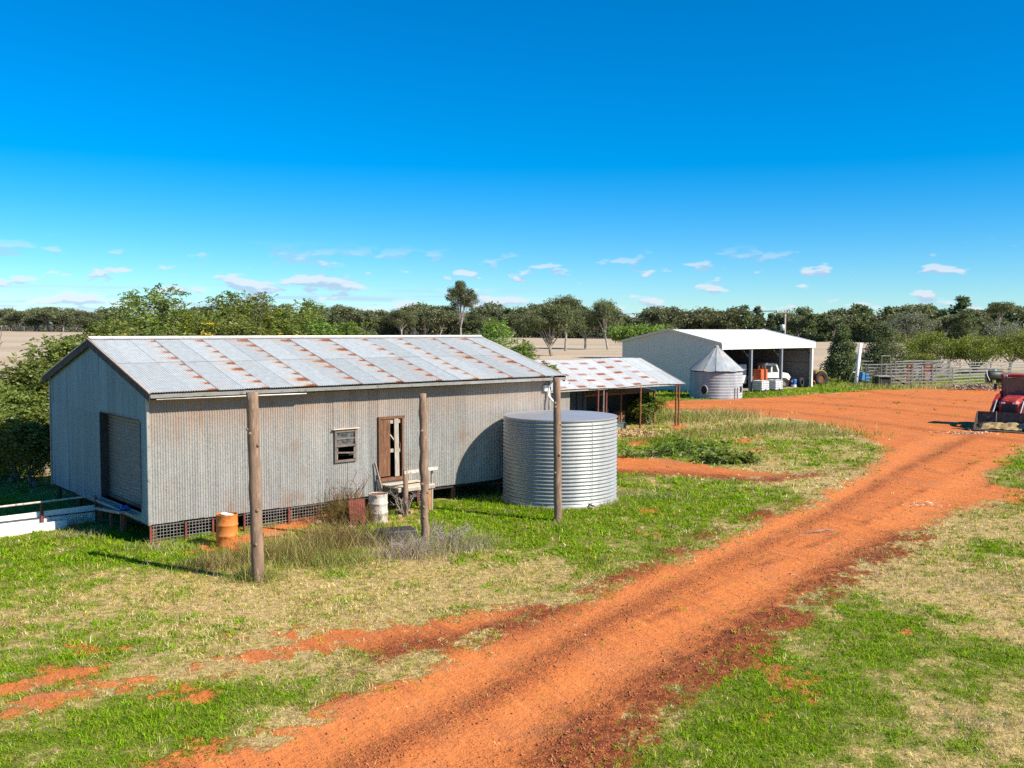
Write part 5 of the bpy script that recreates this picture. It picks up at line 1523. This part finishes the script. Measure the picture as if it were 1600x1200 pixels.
px_tree('leafy_tree', 'tallest leafy tree behind the shed, domed crown above the ridge', 243, 49, 455, 104, 'spray', 2.1, 3.2, 'leaf_near', 'bark_grey', 10, 5, 0.65, 0.2, dict(SP, n=24))
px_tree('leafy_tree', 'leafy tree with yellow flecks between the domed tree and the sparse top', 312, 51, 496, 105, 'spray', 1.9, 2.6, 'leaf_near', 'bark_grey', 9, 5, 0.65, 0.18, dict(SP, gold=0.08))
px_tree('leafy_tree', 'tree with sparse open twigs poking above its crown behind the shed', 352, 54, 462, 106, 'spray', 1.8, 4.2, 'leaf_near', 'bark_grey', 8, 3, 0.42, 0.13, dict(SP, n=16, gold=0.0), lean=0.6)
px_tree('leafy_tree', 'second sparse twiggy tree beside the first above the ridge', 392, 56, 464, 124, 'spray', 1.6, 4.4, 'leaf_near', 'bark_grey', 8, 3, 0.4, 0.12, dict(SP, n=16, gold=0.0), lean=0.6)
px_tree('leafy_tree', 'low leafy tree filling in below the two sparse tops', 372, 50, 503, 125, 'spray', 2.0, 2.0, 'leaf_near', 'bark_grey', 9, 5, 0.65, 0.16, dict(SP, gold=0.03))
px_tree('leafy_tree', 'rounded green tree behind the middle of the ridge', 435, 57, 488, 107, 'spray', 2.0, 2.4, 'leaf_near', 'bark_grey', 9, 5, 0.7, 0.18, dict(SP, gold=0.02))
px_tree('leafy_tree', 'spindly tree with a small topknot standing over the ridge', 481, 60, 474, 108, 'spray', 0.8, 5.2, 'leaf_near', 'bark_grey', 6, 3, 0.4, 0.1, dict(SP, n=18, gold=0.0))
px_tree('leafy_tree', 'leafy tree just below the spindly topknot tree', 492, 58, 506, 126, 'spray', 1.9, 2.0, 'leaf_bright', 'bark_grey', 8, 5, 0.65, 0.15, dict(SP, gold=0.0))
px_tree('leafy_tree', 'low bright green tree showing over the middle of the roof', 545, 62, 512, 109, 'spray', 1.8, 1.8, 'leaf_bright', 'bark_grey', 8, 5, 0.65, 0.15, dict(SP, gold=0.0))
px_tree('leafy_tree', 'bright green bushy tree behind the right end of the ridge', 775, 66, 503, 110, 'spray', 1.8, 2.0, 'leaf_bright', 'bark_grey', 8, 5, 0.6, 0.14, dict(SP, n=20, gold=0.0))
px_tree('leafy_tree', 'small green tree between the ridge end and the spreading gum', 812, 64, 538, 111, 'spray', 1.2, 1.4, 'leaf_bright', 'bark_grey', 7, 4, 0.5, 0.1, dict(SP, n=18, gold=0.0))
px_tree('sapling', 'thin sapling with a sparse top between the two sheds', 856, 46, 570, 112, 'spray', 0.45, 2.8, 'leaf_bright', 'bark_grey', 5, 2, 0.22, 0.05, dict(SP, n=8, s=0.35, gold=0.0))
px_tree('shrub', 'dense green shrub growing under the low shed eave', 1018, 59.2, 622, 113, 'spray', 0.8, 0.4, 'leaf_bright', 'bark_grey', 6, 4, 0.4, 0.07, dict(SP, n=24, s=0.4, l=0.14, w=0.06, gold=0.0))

GL = dict(n=230, l=0.5, w=0.19, droop=0.7, flat=0.7)
px_tree('gum_tree', 'spreading gum tree with pale trunk between the two shed roofs', 862, 192, 476, 201, 'clump', 6.2, 2.2, 'leaf_gum', 'bark_grey', 12, 5, 1.7, 0.38, dict(GL, n=260), squash=0.8)
px_tree('gum_tree', 'gum tree with a narrow dark topknot behind the spreading gum', 884, 230, 464, 202, 'clump', 5.0, 6.0, 'leaf_gum', 'bark_pale', 8, 4, 1.7, 0.35, GL)
px_tree('gum_tree', 'slender leaning gum tree just left of the machinery shed', 950, 245, 470, 203, 'clump', 4.8, 5.0, 'leaf_gum', 'bark_pale', 8, 5, 1.6, 0.32, GL, lean=1.2)
px_tree('gum_tree', 'broad shadowed gum standing between the spreading and the leaning gum', 915, 252, 486, 204, 'clump', 6.0, 3.5, 'leaf_gum', 'bark_pale', 9, 5, 1.8, 0.35, GL)
px_tree('gum_tree', 'lone tall gum rising high above the far tree line', 720, 455, 439, 205, 'clump', 6.8, 6.0, 'leaf_gum', 'bark_pale', 12, 4, 2.5, 0.55, dict(GL, n=210, l=0.8, w=0.32), lean=1.5, squash=1.0)
px_tree('gum_tree', 'dark rounded gum between the lone tall gum and the spreading gum', 800, 330, 492, 207, 'clump', 6.5, 3.0, 'leaf_gum', 'bark_grey', 10, 5, 2.0, 0.35, dict(GL, l=0.6, w=0.24))
px_tree('gum_tree', 'pale-trunked gum standing forward of the tree line above the ridge', 628, 420, 486, 208, 'clump', 7.0, 4.0, 'leaf_gum', 'bark_pale', 10, 5, 2.2, 0.38, dict(GL, l=0.7, w=0.28))
px_tree('leafy_tree', 'low bright tree left of the machinery shed roof', 1000, 180, 508, 206, 'clump', 5.5, 2.0, 'leaf_bright', 'bark_grey', 9, 5, 1.6, 0.3, GL)

RL = dict(n=190, l=0.26, w=0.11, droop=0.35, flat=0.8)
px_tree('cypress_pine', 'dark bushy pine with a pointed top beside the white auger', 1318, 107, 510, 301, 'clump', 2.5, 0.3, 'leaf_pine', 'bark_grey', 13, 9, 0.85, 0.2, dict(RL, n=200), form='cone')
px_tree('cypress_pine', 'broad conical pine right behind the white auger', 1381, 122, 508, 302, 'clump', 3.7, 0.4, 'leaf_pine', 'bark_grey', 13, 9, 1.15, 0.22, dict(RL, n=210), form='cone')
px_tree('gum_tree', 'pale grey-green gum standing behind the broad conical pine', 1426, 150, 490, 303, 'clump', 4.6, 2.5, 'leaf_grey', 'bark_pale', 9, 5, 1.4, 0.3, dict(RL, l=0.36, w=0.14))
px_tree('acacia_tree', 'wide flat-topped yellow-green acacia behind the front yard panels', 1468, 132, 519, 304, 'clump', 5.0, 0.3, 'leaf_acacia', 'bark_grey', 10, 6, 1.2, 0.25, RL, squash=0.7)
px_tree('acacia_tree', 'second wide yellow-green acacia above the pale side panels', 1527, 130, 524, 305, 'clump', 5.0, 0.3, 'leaf_acacia', 'bark_grey', 10, 6, 1.2, 0.25, RL, squash=0.7)
px_tree('cypress_pine', 'dark green conical pine rising behind the acacias', 1507, 190, 490, 306, 'clump', 4.2, 0.8, 'leaf_pine', 'bark_grey', 12, 7, 1.3, 0.3, dict(RL, l=0.4, w=0.16), form='cone')
px_tree('gum_tree', 'grey leafy tree at the right edge behind the tractor cab', 1580, 140, 508, 307, 'clump', 4.2, 1.2, 'leaf_grey', 'bark_grey', 10, 6, 1.2, 0.25, RL)
px_tree('gum_tree', 'gum with a lopsided bare-stemmed top on the right skyline', 1566, 300, 473, 308, 'clump', 4.5, 8.0, 'leaf_gum', 'bark_pale', 7, 3, 1.6, 0.35, dict(GL, l=0.6, w=0.22), lean=1.0)
px_tree('shrub', 'olive shrub filling the gap below the two acacias', 1440, 126, 556, 309, 'clump', 2.6, 0.4, 'leaf_acacia', 'bark_grey', 8, 5, 0.8, 0.12, RL)
px_tree('gum_tree', 'bright young tree behind the far right yard panels', 1610, 128, 520, 310, 'clump', 3.6, 0.8, 'leaf_acacia', 'bark_grey', 9, 5, 1.1, 0.2, RL)

# far tree line: individual gums and pines, a few shapes repeated
FAR = []
for k in range(7):
    rr = random.Random(900 + k)
    cone = k in (2, 5)
    FAR.append((tree_meshes(900 + k, 'clump', h=12.5, cr=rr.uniform(5.4, 7.2) if not cone else 4.0, th=rr.uniform(1.6, 3.4) if not cone else 0.6, n_limb=10 if not cone else 11, n_sub=5 if not cone else 6,
                            clump_r=1.75 if not cone else 1.3, tr=0.26, lean=0.8, squash=0.9, form='cone' if cone else 'round', leaf=dict(n=60, l=1.0, w=0.46, droop=0.5, flat=0.75)),
                'leaf_pine' if cone else 'leaf_far', 'bark_pale' if not cone else 'bark_grey'))
fr = random.Random(77)


def line_depth(px):
    return float(np.interp(px, LD_X, LD_Y))


for row in range(3):
    px = -90.0 + row * 9
    while px < 1700:
        d0 = line_depth(px) + row * 26 + fr.uniform(-8, 8)
        kk = fr.randrange(7)
        if px > 1000 and fr.random() < 0.45: kk = fr.choice((2, 5))
        if px < 700 and kk in (2, 5) and fr.random() < 0.6: kk = fr.choice((0, 1, 3, 4, 6))
        ms_, lm_, bk_ = FAR[kk]
        hh = (0.90 + row * 0.09) * fr.uniform(0.66, 1.22)
        hh *= 1.08
        if fr.random() < 0.07: hh *= 1.25
        wv = fr.uniform(0.95, 1.4)
        p = at(px, 505, d0)
        sec = ('at the left edge beyond the paddock', 'behind the leafy trees over the shed', 'between the shed trees and the lone tall gum', 'between the lone tall gum and the spreading gum', 'above the machinery shed roof', 'behind the stock yards')[int(np.searchsorted([175, 560, 715, 850, 1285], px))]
        wood = 'gum tree' if kk not in (2, 5) else 'dark pine'
        plant_tree('gum_tree' if kk not in (2, 5) else 'native_pine', wood + ' in the far tree line ' + sec, ms_, (p.x, d0), lm_, bk_,
                   fr.uniform(0, 6.28), (wv * hh, wv * hh, hh), ('far gums ' if kk not in (2, 5) else 'far pines ') + sec)
        px += fr.uniform(15, 27)
us = np.random.default_rng(5)
N_ = 16000
pxs = us.uniform(-100, 1700, N_)
dd = np.array([line_depth(p) for p in pxs]) + us.uniform(-4, 70, N_)
P_ = np.stack([(pxs - 800) / FPX * dd, dd, us.random(N_) ** 1.4 * 5.0], 1)
V_, F_, v_l = leaf_quads(P_, us.normal(size=(N_, 3)) + np.array([0, 0, 0.4]), us.uniform(0.7, 1.8, N_), us.uniform(0.35, 0.8, N_), us.random(N_) * 0.7, us)
tag(link_mesh('undergrowth', np_mesh('undergrowth', V_, F_, False, {'leaf': v_l}), M['leaf_far'], None), 'scrubby undergrowth below the far tree line', 'scrub', None, 'stuff')

# bare dead tree at the left edge
q = random.Random(31)
pd = at(-34, 505, 62)
dt = thing('dead_tree', 'bare bleached dead tree reaching in at the left edge', 'tree', (pd.x, 62, 0))
db = MB()


def dead(p, d, L, r, lvl):
    e = p + d * L
    m_ = p.lerp(e, 0.5) + Vector((q.uniform(-1, 1), q.uniform(-1, 1), q.uniform(-1, 1))) * L * 0.06
    db.tube([p, m_, e], [r, r * 0.8, r * 0.55], 7, False)
    if lvl < 3:
        for _ in range(3):
            nd_ = (d + Vector((q.uniform(-.8, .8), q.uniform(-.5, .5), q.uniform(-.15, .7)))).normalized()
            dead(e if q.random() < 0.6 else m_, nd_, L * q.uniform(0.5, 0.75), r * 0.55, lvl + 1)


dead(Vector((0, 0, -0.3)), Vector((0.05, 0, 1)).normalized(), 2.7, 0.2, 0)
db.build('trunk', M['dead_wood'], dt, True)

# ------------------------------------------------------------------ grass: blades where the ground is not bare
gr = np.random.default_rng(42)


def blades(x, y, z, ln, wd, col, rng, bend=0.5):
    n_ = len(x)
    a = rng.uniform(0, 2 * np.pi, n_); c_, s_ = np.cos(a), np.sin(a)
    b = rng.uniform(0, 2 * np.pi, n_); t_ = bend * rng.random(n_) ** 0.7
    B = np.stack([x, y, z - 0.01], 1)
    S = np.stack([c_, s_, np.zeros(n_)], 1) * (wd / 2)[:, None]
    D = np.stack([np.cos(b) * t_, np.sin(b) * t_, np.ones(n_)], 1); D = unit(D)
    Mi = B + D * (ln * 0.55)[:, None]
    D2 = D.copy(); D2[:, :2] *= 2.2; D2 = unit(D2)
    Tp = Mi + D2 * (ln * 0.5)[:, None]
    V = np.stack([B - S, B + S, Mi + S * 0.7, Tp, Mi - S * 0.7], 1).reshape(-1, 3)
    i = np.arange(n_) * 5
    F = np.concatenate([np.stack([i, i + 1, i + 2, i + 4], 1)])
    F3 = np.stack([i + 4, i + 2, i + 3, i + 3], 1)
    return V, F, F3, np.repeat(col, 5, 0)


def tri_mesh(name, V, F, F3, C):
    T_ = np.concatenate([F[:, [0, 1, 2]], F[:, [0, 2, 3]], F3[:, :3]])
    return np_mesh(name, V, T_, False, {'gcol': C})


PAL = np.array([[0.23, 0.39, 0.010], [0.34, 0.37, 0.035], [0.72, 0.56, 0.20], [0.80, 0.66, 0.36], [0.33, 0.21, 0.10], [0.14, 0.26, 0.010]])


def tuft_kind(lush, dry, n3, rng):
    """0 green, 1 olive, 2 straw, 3 pale straw, 4 brown thatch, 5 deep green"""
    n_ = len(lush); L = np.clip(lush + n3 * 1.2 + rng.normal(size=n_) * 0.12, 0, 1)
    pg = sstep(L, 0.1, 0.75) * 0.62; p5 = sstep(L, 0.35, 0.9) * 0.20; po = 0.36 - 0.18 * sstep(L, 0.5, 1.0) - 0.12 * dry
    pb = 0.12 * (1 - sstep(L, 0.4, 0.8)); pp = (0.06 + 0.22 * dry) * (1 - sstep(L, 0.4, 0.9)); ps = np.clip(1 - pg - p5 - po - pb - pp, 0.03, 1)
    cum = np.cumsum(np.stack([pg, po, ps, pp, pb, p5], 1), 1); cum /= cum[:, -1:]
    return (rng.random(n_)[:, None] > cum).sum(1).clip(0, 5)


AV, AF, AF3, AC = [], [], [], []
vo = 0
for (y0, y1, td, nb, l0, w0) in ((12.2, 17, 240, 8, 0.072, 0.0095), (17, 24, 150, 8, 0.085, 0.0125), (24, 34, 70, 8, 0.10, 0.018), (34, 52, 20, 7, 0.13, 0.032), (52, 112, 4.0, 6, 0.19, 0.064)):
    xm = 0.60 * y1
    n_ = int((y1 - y0) * 2 * xm * td)
    y = gr.uniform(y0, y1, n_); x = gr.uniform(-xm, xm, n_)
    k = np.abs(x) < 0.60 * y + 1.0
    # not inside the sheds
    lx = (x + 10) * math.cos(R(41.1)) + (y - 26.3) * math.sin(R(41.1)); ly = -(x + 10) * math.sin(R(41.1)) + (y - 26.3) * math.cos(R(41.1))
    k &= ~((lx > -0.1) & (lx < 15.2) & (ly > 0.15) & (ly < 8.9))
    k &= ((x - 1.7) ** 2 + (y - 33.62) ** 2) > 2.05 ** 2
    mx_ = (x - 18.8) * math.cos(MA) + (y - 86.5) * math.sin(MA); my_ = -(x - 18.8) * math.sin(MA) + (y - 86.5) * math.cos(MA)
    k &= ~((mx_ > 0) & (mx_ < 15.6) & (my_ > -0.5) & (my_ < 11.7))
    x, y = x[k], y[k]
    F = fields(x, y)
    keep = gr.random(len(x)) < np.clip(1.30 - F['dirt'] * 1.55, 0.02, 1) * np.clip(0.85 + F['n1'] * 1.0 + F['n3'] * 1.2, 0.3, 1.2) * (1 - F['past'])
    x, y = x[keep], y[keep]
    F = {kk: vv[keep] for kk, vv in F.items()}
    kd = tuft_kind(F['lush'], F['dry'], F['n3'], gr)
    tsz = gr.uniform(0.6, 1.45, len(x)) * (0.7 + 0.6 * F['lush'] + 0.7 * np.clip(F['n1'] * 2, 0, 1)) * np.where(F['dirt'] > 0.5, 0.75, 1.0)
    tcol = PAL[kd] * gr.uniform(0.65, 1.3, (len(x), 1))
    r_ = np.repeat
    bx_ = r_(x, nb) + gr.normal(size=len(x) * nb) * r_(tsz, nb) * l0 * 0.45; by_ = r_(y, nb) + gr.normal(size=len(x) * nb) * r_(tsz, nb) * l0 * 0.45
    z = r_(relief(x, y, F), nb)
    col = r_(tcol, nb, 0) * gr.uniform(0.75, 1.25, (len(bx_), 1))
    broad = r_(np.where((kd == 0) | (kd == 5), 1.5, 0.9), nb)
    ln = l0 * r_(tsz, nb) * gr.uniform(0.5, 1.3, len(bx_)) / np.sqrt(broad)
    V, Fq, F3, C_ = blades(bx_, by_, z, ln, w0 * broad * gr.uniform(0.6, 1.4, len(bx_)), col, gr, 1.5)
    AV.append(V); AF.append(Fq + vo); AF3.append(F3 + vo); AC.append(C_); vo += len(V)
gm = tri_mesh('grass', np.concatenate(AV), np.concatenate(AF), np.concatenate(AF3), np.concatenate(AC))
tag(link_mesh('grass', gm, M['grass_blade'], None), 'short patchy green and dry grass over the yard', 'grass', None, 'stuff')

# taller weeds and rank grass in patches: px, py, spread x (m), spread y (m), count, height, colour mix
OL, TAN, BRN, GRN, GRY = (0.20, 0.22, 0.045), (0.58, 0.46, 0.20), (0.24, 0.13, 0.065), (0.17, 0.30, 0.015), (0.42, 0.36, 0.29)
WEEDS = [(450, 872, 1.5, .7, 900, .50, (OL, OL, BRN, TAN)), (400, 905, .6, .35, 420, .34, (GRN, OL, TAN)), (530, 850, 1.1, .7, 900, .55, (OL, BRN, BRN, TAN)), (545, 818, .7, .4, 500, .75, (BRN, OL, BRN)),
         (340, 885, .7, .5, 420, .36, (TAN, OL, BRN)), (520, 880, 1.2, .45, 600, .30, (OL, TAN, GRN)), (690, 858, 1.0, .5, 750, .30, (GRY, GRY, TAN, OL)), (640, 868, .9, .5, 700, .32, (GRY, TAN, GRY)),
         (740, 850, .7, .5, 420, .28, (GRY, TAN, GRN)), (600, 850, .8, .4, 500, .34, (GRY, OL, TAN)), (665, 862, .35, .3, 250, .30, (GRN, TAN)), (872, 822, .5, .3, 260, .20, (TAN, GRN)),
         (990, 775, 1.6, .7, 900, .26, (GRY, TAN, OL, GRN)), (960, 790, .9, .4, 500, .28, (GRN, GRN, TAN)), (830, 800, 1.6, .3, 700, .20, (GRN, GRN, OL)), (720, 790, 1.2, .5, 600, .20, (GRN, GRN)),
         (1010, 655, 2.6, 2.2, 1600, .55, (OL, GRN, OL, TAN)), (1080, 655, 2.6, 2.0, 1700, .65, (OL, TAN, TAN, GRN)), (1130, 650, 2.4, 1.6, 1300, .65, (TAN, TAN, OL)), (1180, 672, 3.0, 1.5, 1300, .50, (TAN, GRN, OL)),
         (1240, 668, 3.0, 1.3, 1300, .50, (TAN, TAN, OL, GRN)), (1290, 680, 2.6, 1.0, 1000, .42, (TAN, OL, GRN)), (1100, 680, 2.6, 1.6, 1300, .42, (OL, GRN, TAN)), (1040, 690, 2.0, 1.4, 900, .36, (GRN, OL)),
         (980, 648, 2.4, 2.0, 1300, .60, (OL, OL, TAN)), (1140, 618, 4.0, 2.0, 700, .35, (OL, BRN, GRN)), (1000, 625, 3.0, 2.0, 900, .5, (OL, GRN)), (1440, 606, 7.0, 1.6, 1400, .55, (TAN, OL, TAN)), (1540, 604, 5.0, 2.0, 900, .5, (TAN, OL)), (1370, 604, 4.0, 1.5, 700, .45, (OL, GRN, TAN)),
         (1330, 598, 5.0, 2.0, 700, .5, (OL, TAN)), (1300, 590, 4, 3, 600, .7, (TAN, OL, GRY)), (120, 838, .8, .4, 350, .24, (TAN, GRY, OL)), (118, 825, .15, .1, 60, .7, (TAN, BRN)), (140, 822, .12, .1, 50, .6, (GRN, OL)), (250, 858, .8, .3, 350, .26, (GRY, OL, TAN)),
         (30, 790, 1.6, 1.2, 900, .35, (GRN, OL, OL)), (90, 800, 1.4, .8, 600, .25, (GRN, OL)), (180, 832, 1.4, .4, 500, .22, (GRN, OL)), (20, 720, 3.0, 2.5, 1200, .5, (OL, OL, GRN)), (1450, 900, 1.6, .7, 500, .16, (TAN, GRY)), (1530, 1130, .8, .4, 450, .16, (TAN, GRY, TAN)), (1380, 870, 1.3, .6, 500, .15, (TAN, OL)), (1560, 920, 1.2, .6, 500, .17, (TAN, GRY))]
AV, AF, AF3, AC = [], [], [], []
vo = 0
for px, py, sx, sy, cnt, hgt, cols in WEEDS:
    if 330 < px < 760 and 790 < py < 910: cnt, hgt = int(cnt * 2.0), hgt * 1.35
    c = g(px, py)
    x = c.x + gr.normal(size=cnt) * sx * 0.6; y = c.y + gr.normal(size=cnt) * sy * 0.7
    if py < 640 and px < 1100:
        pass
    Z = np.zeros(cnt)
    cc = np.array(cols)[gr.integers(0, len(cols), cnt)] * gr.uniform(0.6, 1.3, (cnt, 1))
    wd = np.maximum(0.010, c.y * 0.00042) * gr.uniform(0.5, 1.3, cnt)
    V, Fq, F3, C_ = blades(x, y, Z, hgt * gr.uniform(0.45, 1.25, cnt), wd, cc, gr, 0.95)
    AV.append(V); AF.append(Fq + vo); AF3.append(F3 + vo); AC.append(C_); vo += len(V)
wmesh = tri_mesh('weeds', np.concatenate(AV), np.concatenate(AF), np.concatenate(AF3), np.concatenate(AC))
tag(link_mesh('weeds', wmesh, M['grass_blade'], None), 'tall rank weeds and dry grass clumps round the sheds', 'weeds', None, 'stuff')


def dead_bush(px, py, h, seed, label, mat, n_=26, spread=0.9):
    q_ = random.Random(seed); p = g(px, py)
    t = thing('dead_bush', label, 'bush', (p.x, p.y, 0))
    mb = MB()
    for _ in range(n_):
        a = q_.uniform(0, 6.283); o = Vector((math.cos(a), math.sin(a), 0))
        p0 = o * q_.uniform(0, 0.12); p1 = o * q_.uniform(0.2, 0.6) * spread + Vector((0, 0, h * q_.uniform(0.4, 0.8))); p2 = p1 + o * q_.uniform(0.05, 0.4) * spread + Vector((q_.uniform(-.2, .2), q_.uniform(-.2, .2), h * q_.uniform(0.0, 0.4)))
        mb.tube([p0, p1, p2], [0.011, 0.008, 0.003], 4, False)
        for __ in range(4):
            s = p1.lerp(p2, q_.random()); e = s + Vector((q_.uniform(-.2, .2), q_.uniform(-.2, .2), q_.uniform(0, .25))) * spread
            mb.tube([s, e], [0.006, 0.002], 4, False)
    mb.build('twigs', M[mat], t)


dead_bush(540, 812, 1.25, 1, 'tall bare brown twiggy bush against the shed wall', 'timber_brown', 34)
dead_bush(700, 852, 0.5, 2, 'grey dead bush at the foot of the gnarled post', 'dead_wood', 40)
dead_bush(632, 805, 0.75, 3, 'tangle of grey twigs under the door landing', 'dead_wood', 26, 0.7)
dead_bush(640, 868, 0.4, 4, 'low grey dead bush just before the black tub', 'dead_wood', 36)
dead_bush(985, 652, 1.3, 5, 'fallen grey branches poking up before the low shed', 'dead_wood', 12, 1.6)


def cut_branch(px, py, sx, sy, seed, label, n_, rz=0.0):
    q_ = np.random.default_rng(seed); qq = random.Random(seed); p = g(px, py)
    t = thing('cut_branch', label, 'branch', (p.x, p.y, 0), rz)
    mb = MB(); Cc = []
    for _ in range(7):
        a = Vector((qq.uniform(-1, 0.6) * sx, qq.uniform(-1, 1) * sy, 0.08)); b = a + Vector((qq.uniform(0.4, 1.0) * sx, qq.uniform(-.4, .4) * sy, qq.uniform(0.0, 0.35)))
        mb.tube([a, a.lerp(b, 0.5) + Vector((0, 0, 0.05)), b], [0.04, 0.03, 0.012], 6, False)
        Cc += [a.lerp(b, k_) + Vector((0, 0, 0.1)) for k_ in (0.3, 0.55, 0.8, 1.0)]
    mb.build('limbs', M['bark_grey'], t)
    V, F, val = crown_sprays(np.array(Cc), np.full(len(Cc), 0.28), max(4, n_ // 2 + 1), q_, 0.35, 8, 0.20, 0.10, 0.5, 0.45)
    link_mesh('leaves', np_mesh('leaves', V, F, False, {'leaf': val}), M['leaf_bright'], t)


cut_branch(1128, 722, 1.1, 0.6, 1, 'heap of freshly cut leafy branches on the grass island', 13)
cut_branch(1008, 712, 1.8, 0.6, 2, 'leafy cut branch lying on the grass right of the tank', 7)
cut_branch(1075, 708, 1.2, 0.5, 3, 'thin leafy cut branch between the tank and the branch heap', 6)
sa = g(1258, 833)
stk = thing('fallen_stick', 'crooked pale stick lying on the red dirt road', 'stick', (sa.x, sa.y, 0.02))
sb_ = g(1303, 832) - sa
MB().tube([(0, 0, 0.02), sb_ * 0.3 + Vector((0, -0.05, 0.03)), sb_ * 0.7 + Vector((0, 0.06, 0.05)), sb_ + Vector((0, 0, 0.03))], [0.012, 0.02, 0.022, 0.024], 6).build('stem', M['dead_wood'], stk)
MB().tube([sb_ * 0.7 + Vector((0, 0.06, 0.05)), sb_ * 0.85 + Vector((0, 0.16, 0.04))], [0.014, 0.006], 5).build('twig', M['dead_wood'], stk)

# wood chips, bark litter, clods and stones
def litter(name, n_, px, py, sx, sy, l, w_, mat, label, cat, seed, hump=0.0):
    q_ = np.random.default_rng(seed); c = g(px, py)
    x = q_.normal(size=n_) * sx * 0.5; y = q_.normal(size=n_) * sy * 0.5
    zz = hump * np.exp(-(x / sx) ** 2 - (y / sy) ** 2) + q_.random(n_) * 0.03
    A = q_.normal(size=(n_, 3)) * np.array([1, 1, 0.35])
    V, F, _ = leaf_quads(np.stack([c.x + x, c.y + y, zz + 0.02], 1), A, l * q_.uniform(0.5, 1.4, n_), w_ * q_.uniform(0.5, 1.4, n_), q_.random(n_), q_)
    tag(link_mesh(name, np_mesh(name, V, F), M[mat], None), label, cat, None, 'stuff')


litter('wood_chips', 2600, 985, 678, 1.6, 1.6, 0.16, 0.08, 'wood_chip', 'pale wood chips spread on the ground beside the tank', 'wood chips', 1, 0.08)
litter('bark_litter', 70, 1440, 789, 0.9, 0.5, 0.16, 0.035, 'timber_pale', 'scatter of broken bark and twigs on the right side of the road', 'bark', 2)
litter('straw_litter', 220, 1510, 677, 1.6, 0.5, 0.22, 0.05, 'timber_pale', 'pale straw scattered on the dirt before the tractor bucket', 'straw', 3)
litter('yard_debris', 420, 1525, 609, 3.0, 1.6, 0.5, 0.12, 'dead_wood', 'broken timber and bark heaped beyond the tractor', 'debris', 4, 0.35)

cq = np.random.default_rng(9)
tet = np.array([[1, 1, 1], [-1, -1, 1], [-1, 1, -1], [1, -1, -1]]) * 0.6
oct_ = np.array([[1, 0, 0], [-1, 0, 0], [0, 1, 0], [0, -1, 0], [0, 0, 1], [0, 0, -1]], float)
of_ = np.array([[0, 2, 4], [2, 1, 4], [1, 3, 4], [3, 0, 4], [2, 0, 5], [1, 2, 5], [3, 1, 5], [0, 3, 5]])
N_ = 150000
y = 12.5 + 34 * cq.random(N_) ** 1.6; x = cq.uniform(-0.6, 0.6, N_) * y
F = fields(x, y)
k = cq.random(N_) < np.clip((F['dirt'] - 0.55) * 2, 0, 1) * (0.05 + 0.75 * np.clip(F['rough'] + F['dark'], 0, 1) + 0.10 * (F['n3'] > 0.08))
x, y = x[k], y[k]; F = {a_: b_[k] for a_, b_ in F.items()}
z = relief(x, y, F)
s_ = np.minimum(0.0085 * np.exp(cq.normal(size=len(x)) * 0.45), 0.022) * (1 + y * 0.012)
V = (oct_[None] * (1 + cq.uniform(-.35, .35, (len(x), 6, 3))) * s_[:, None, None] * np.array([1.15, 1.15, 0.8]) + np.stack([x, y, z + s_ * 0.3], 1)[:, None]).reshape(-1, 3)
Fc = (of_[None] + (np.arange(len(x)) * 6)[:, None, None]).reshape(-1, 3)
tag(link_mesh('clods', np_mesh('clods', V, Fc), M['clod'], None), 'loose red clods and pebbles along the dirt road', 'clods', None, 'stuff')
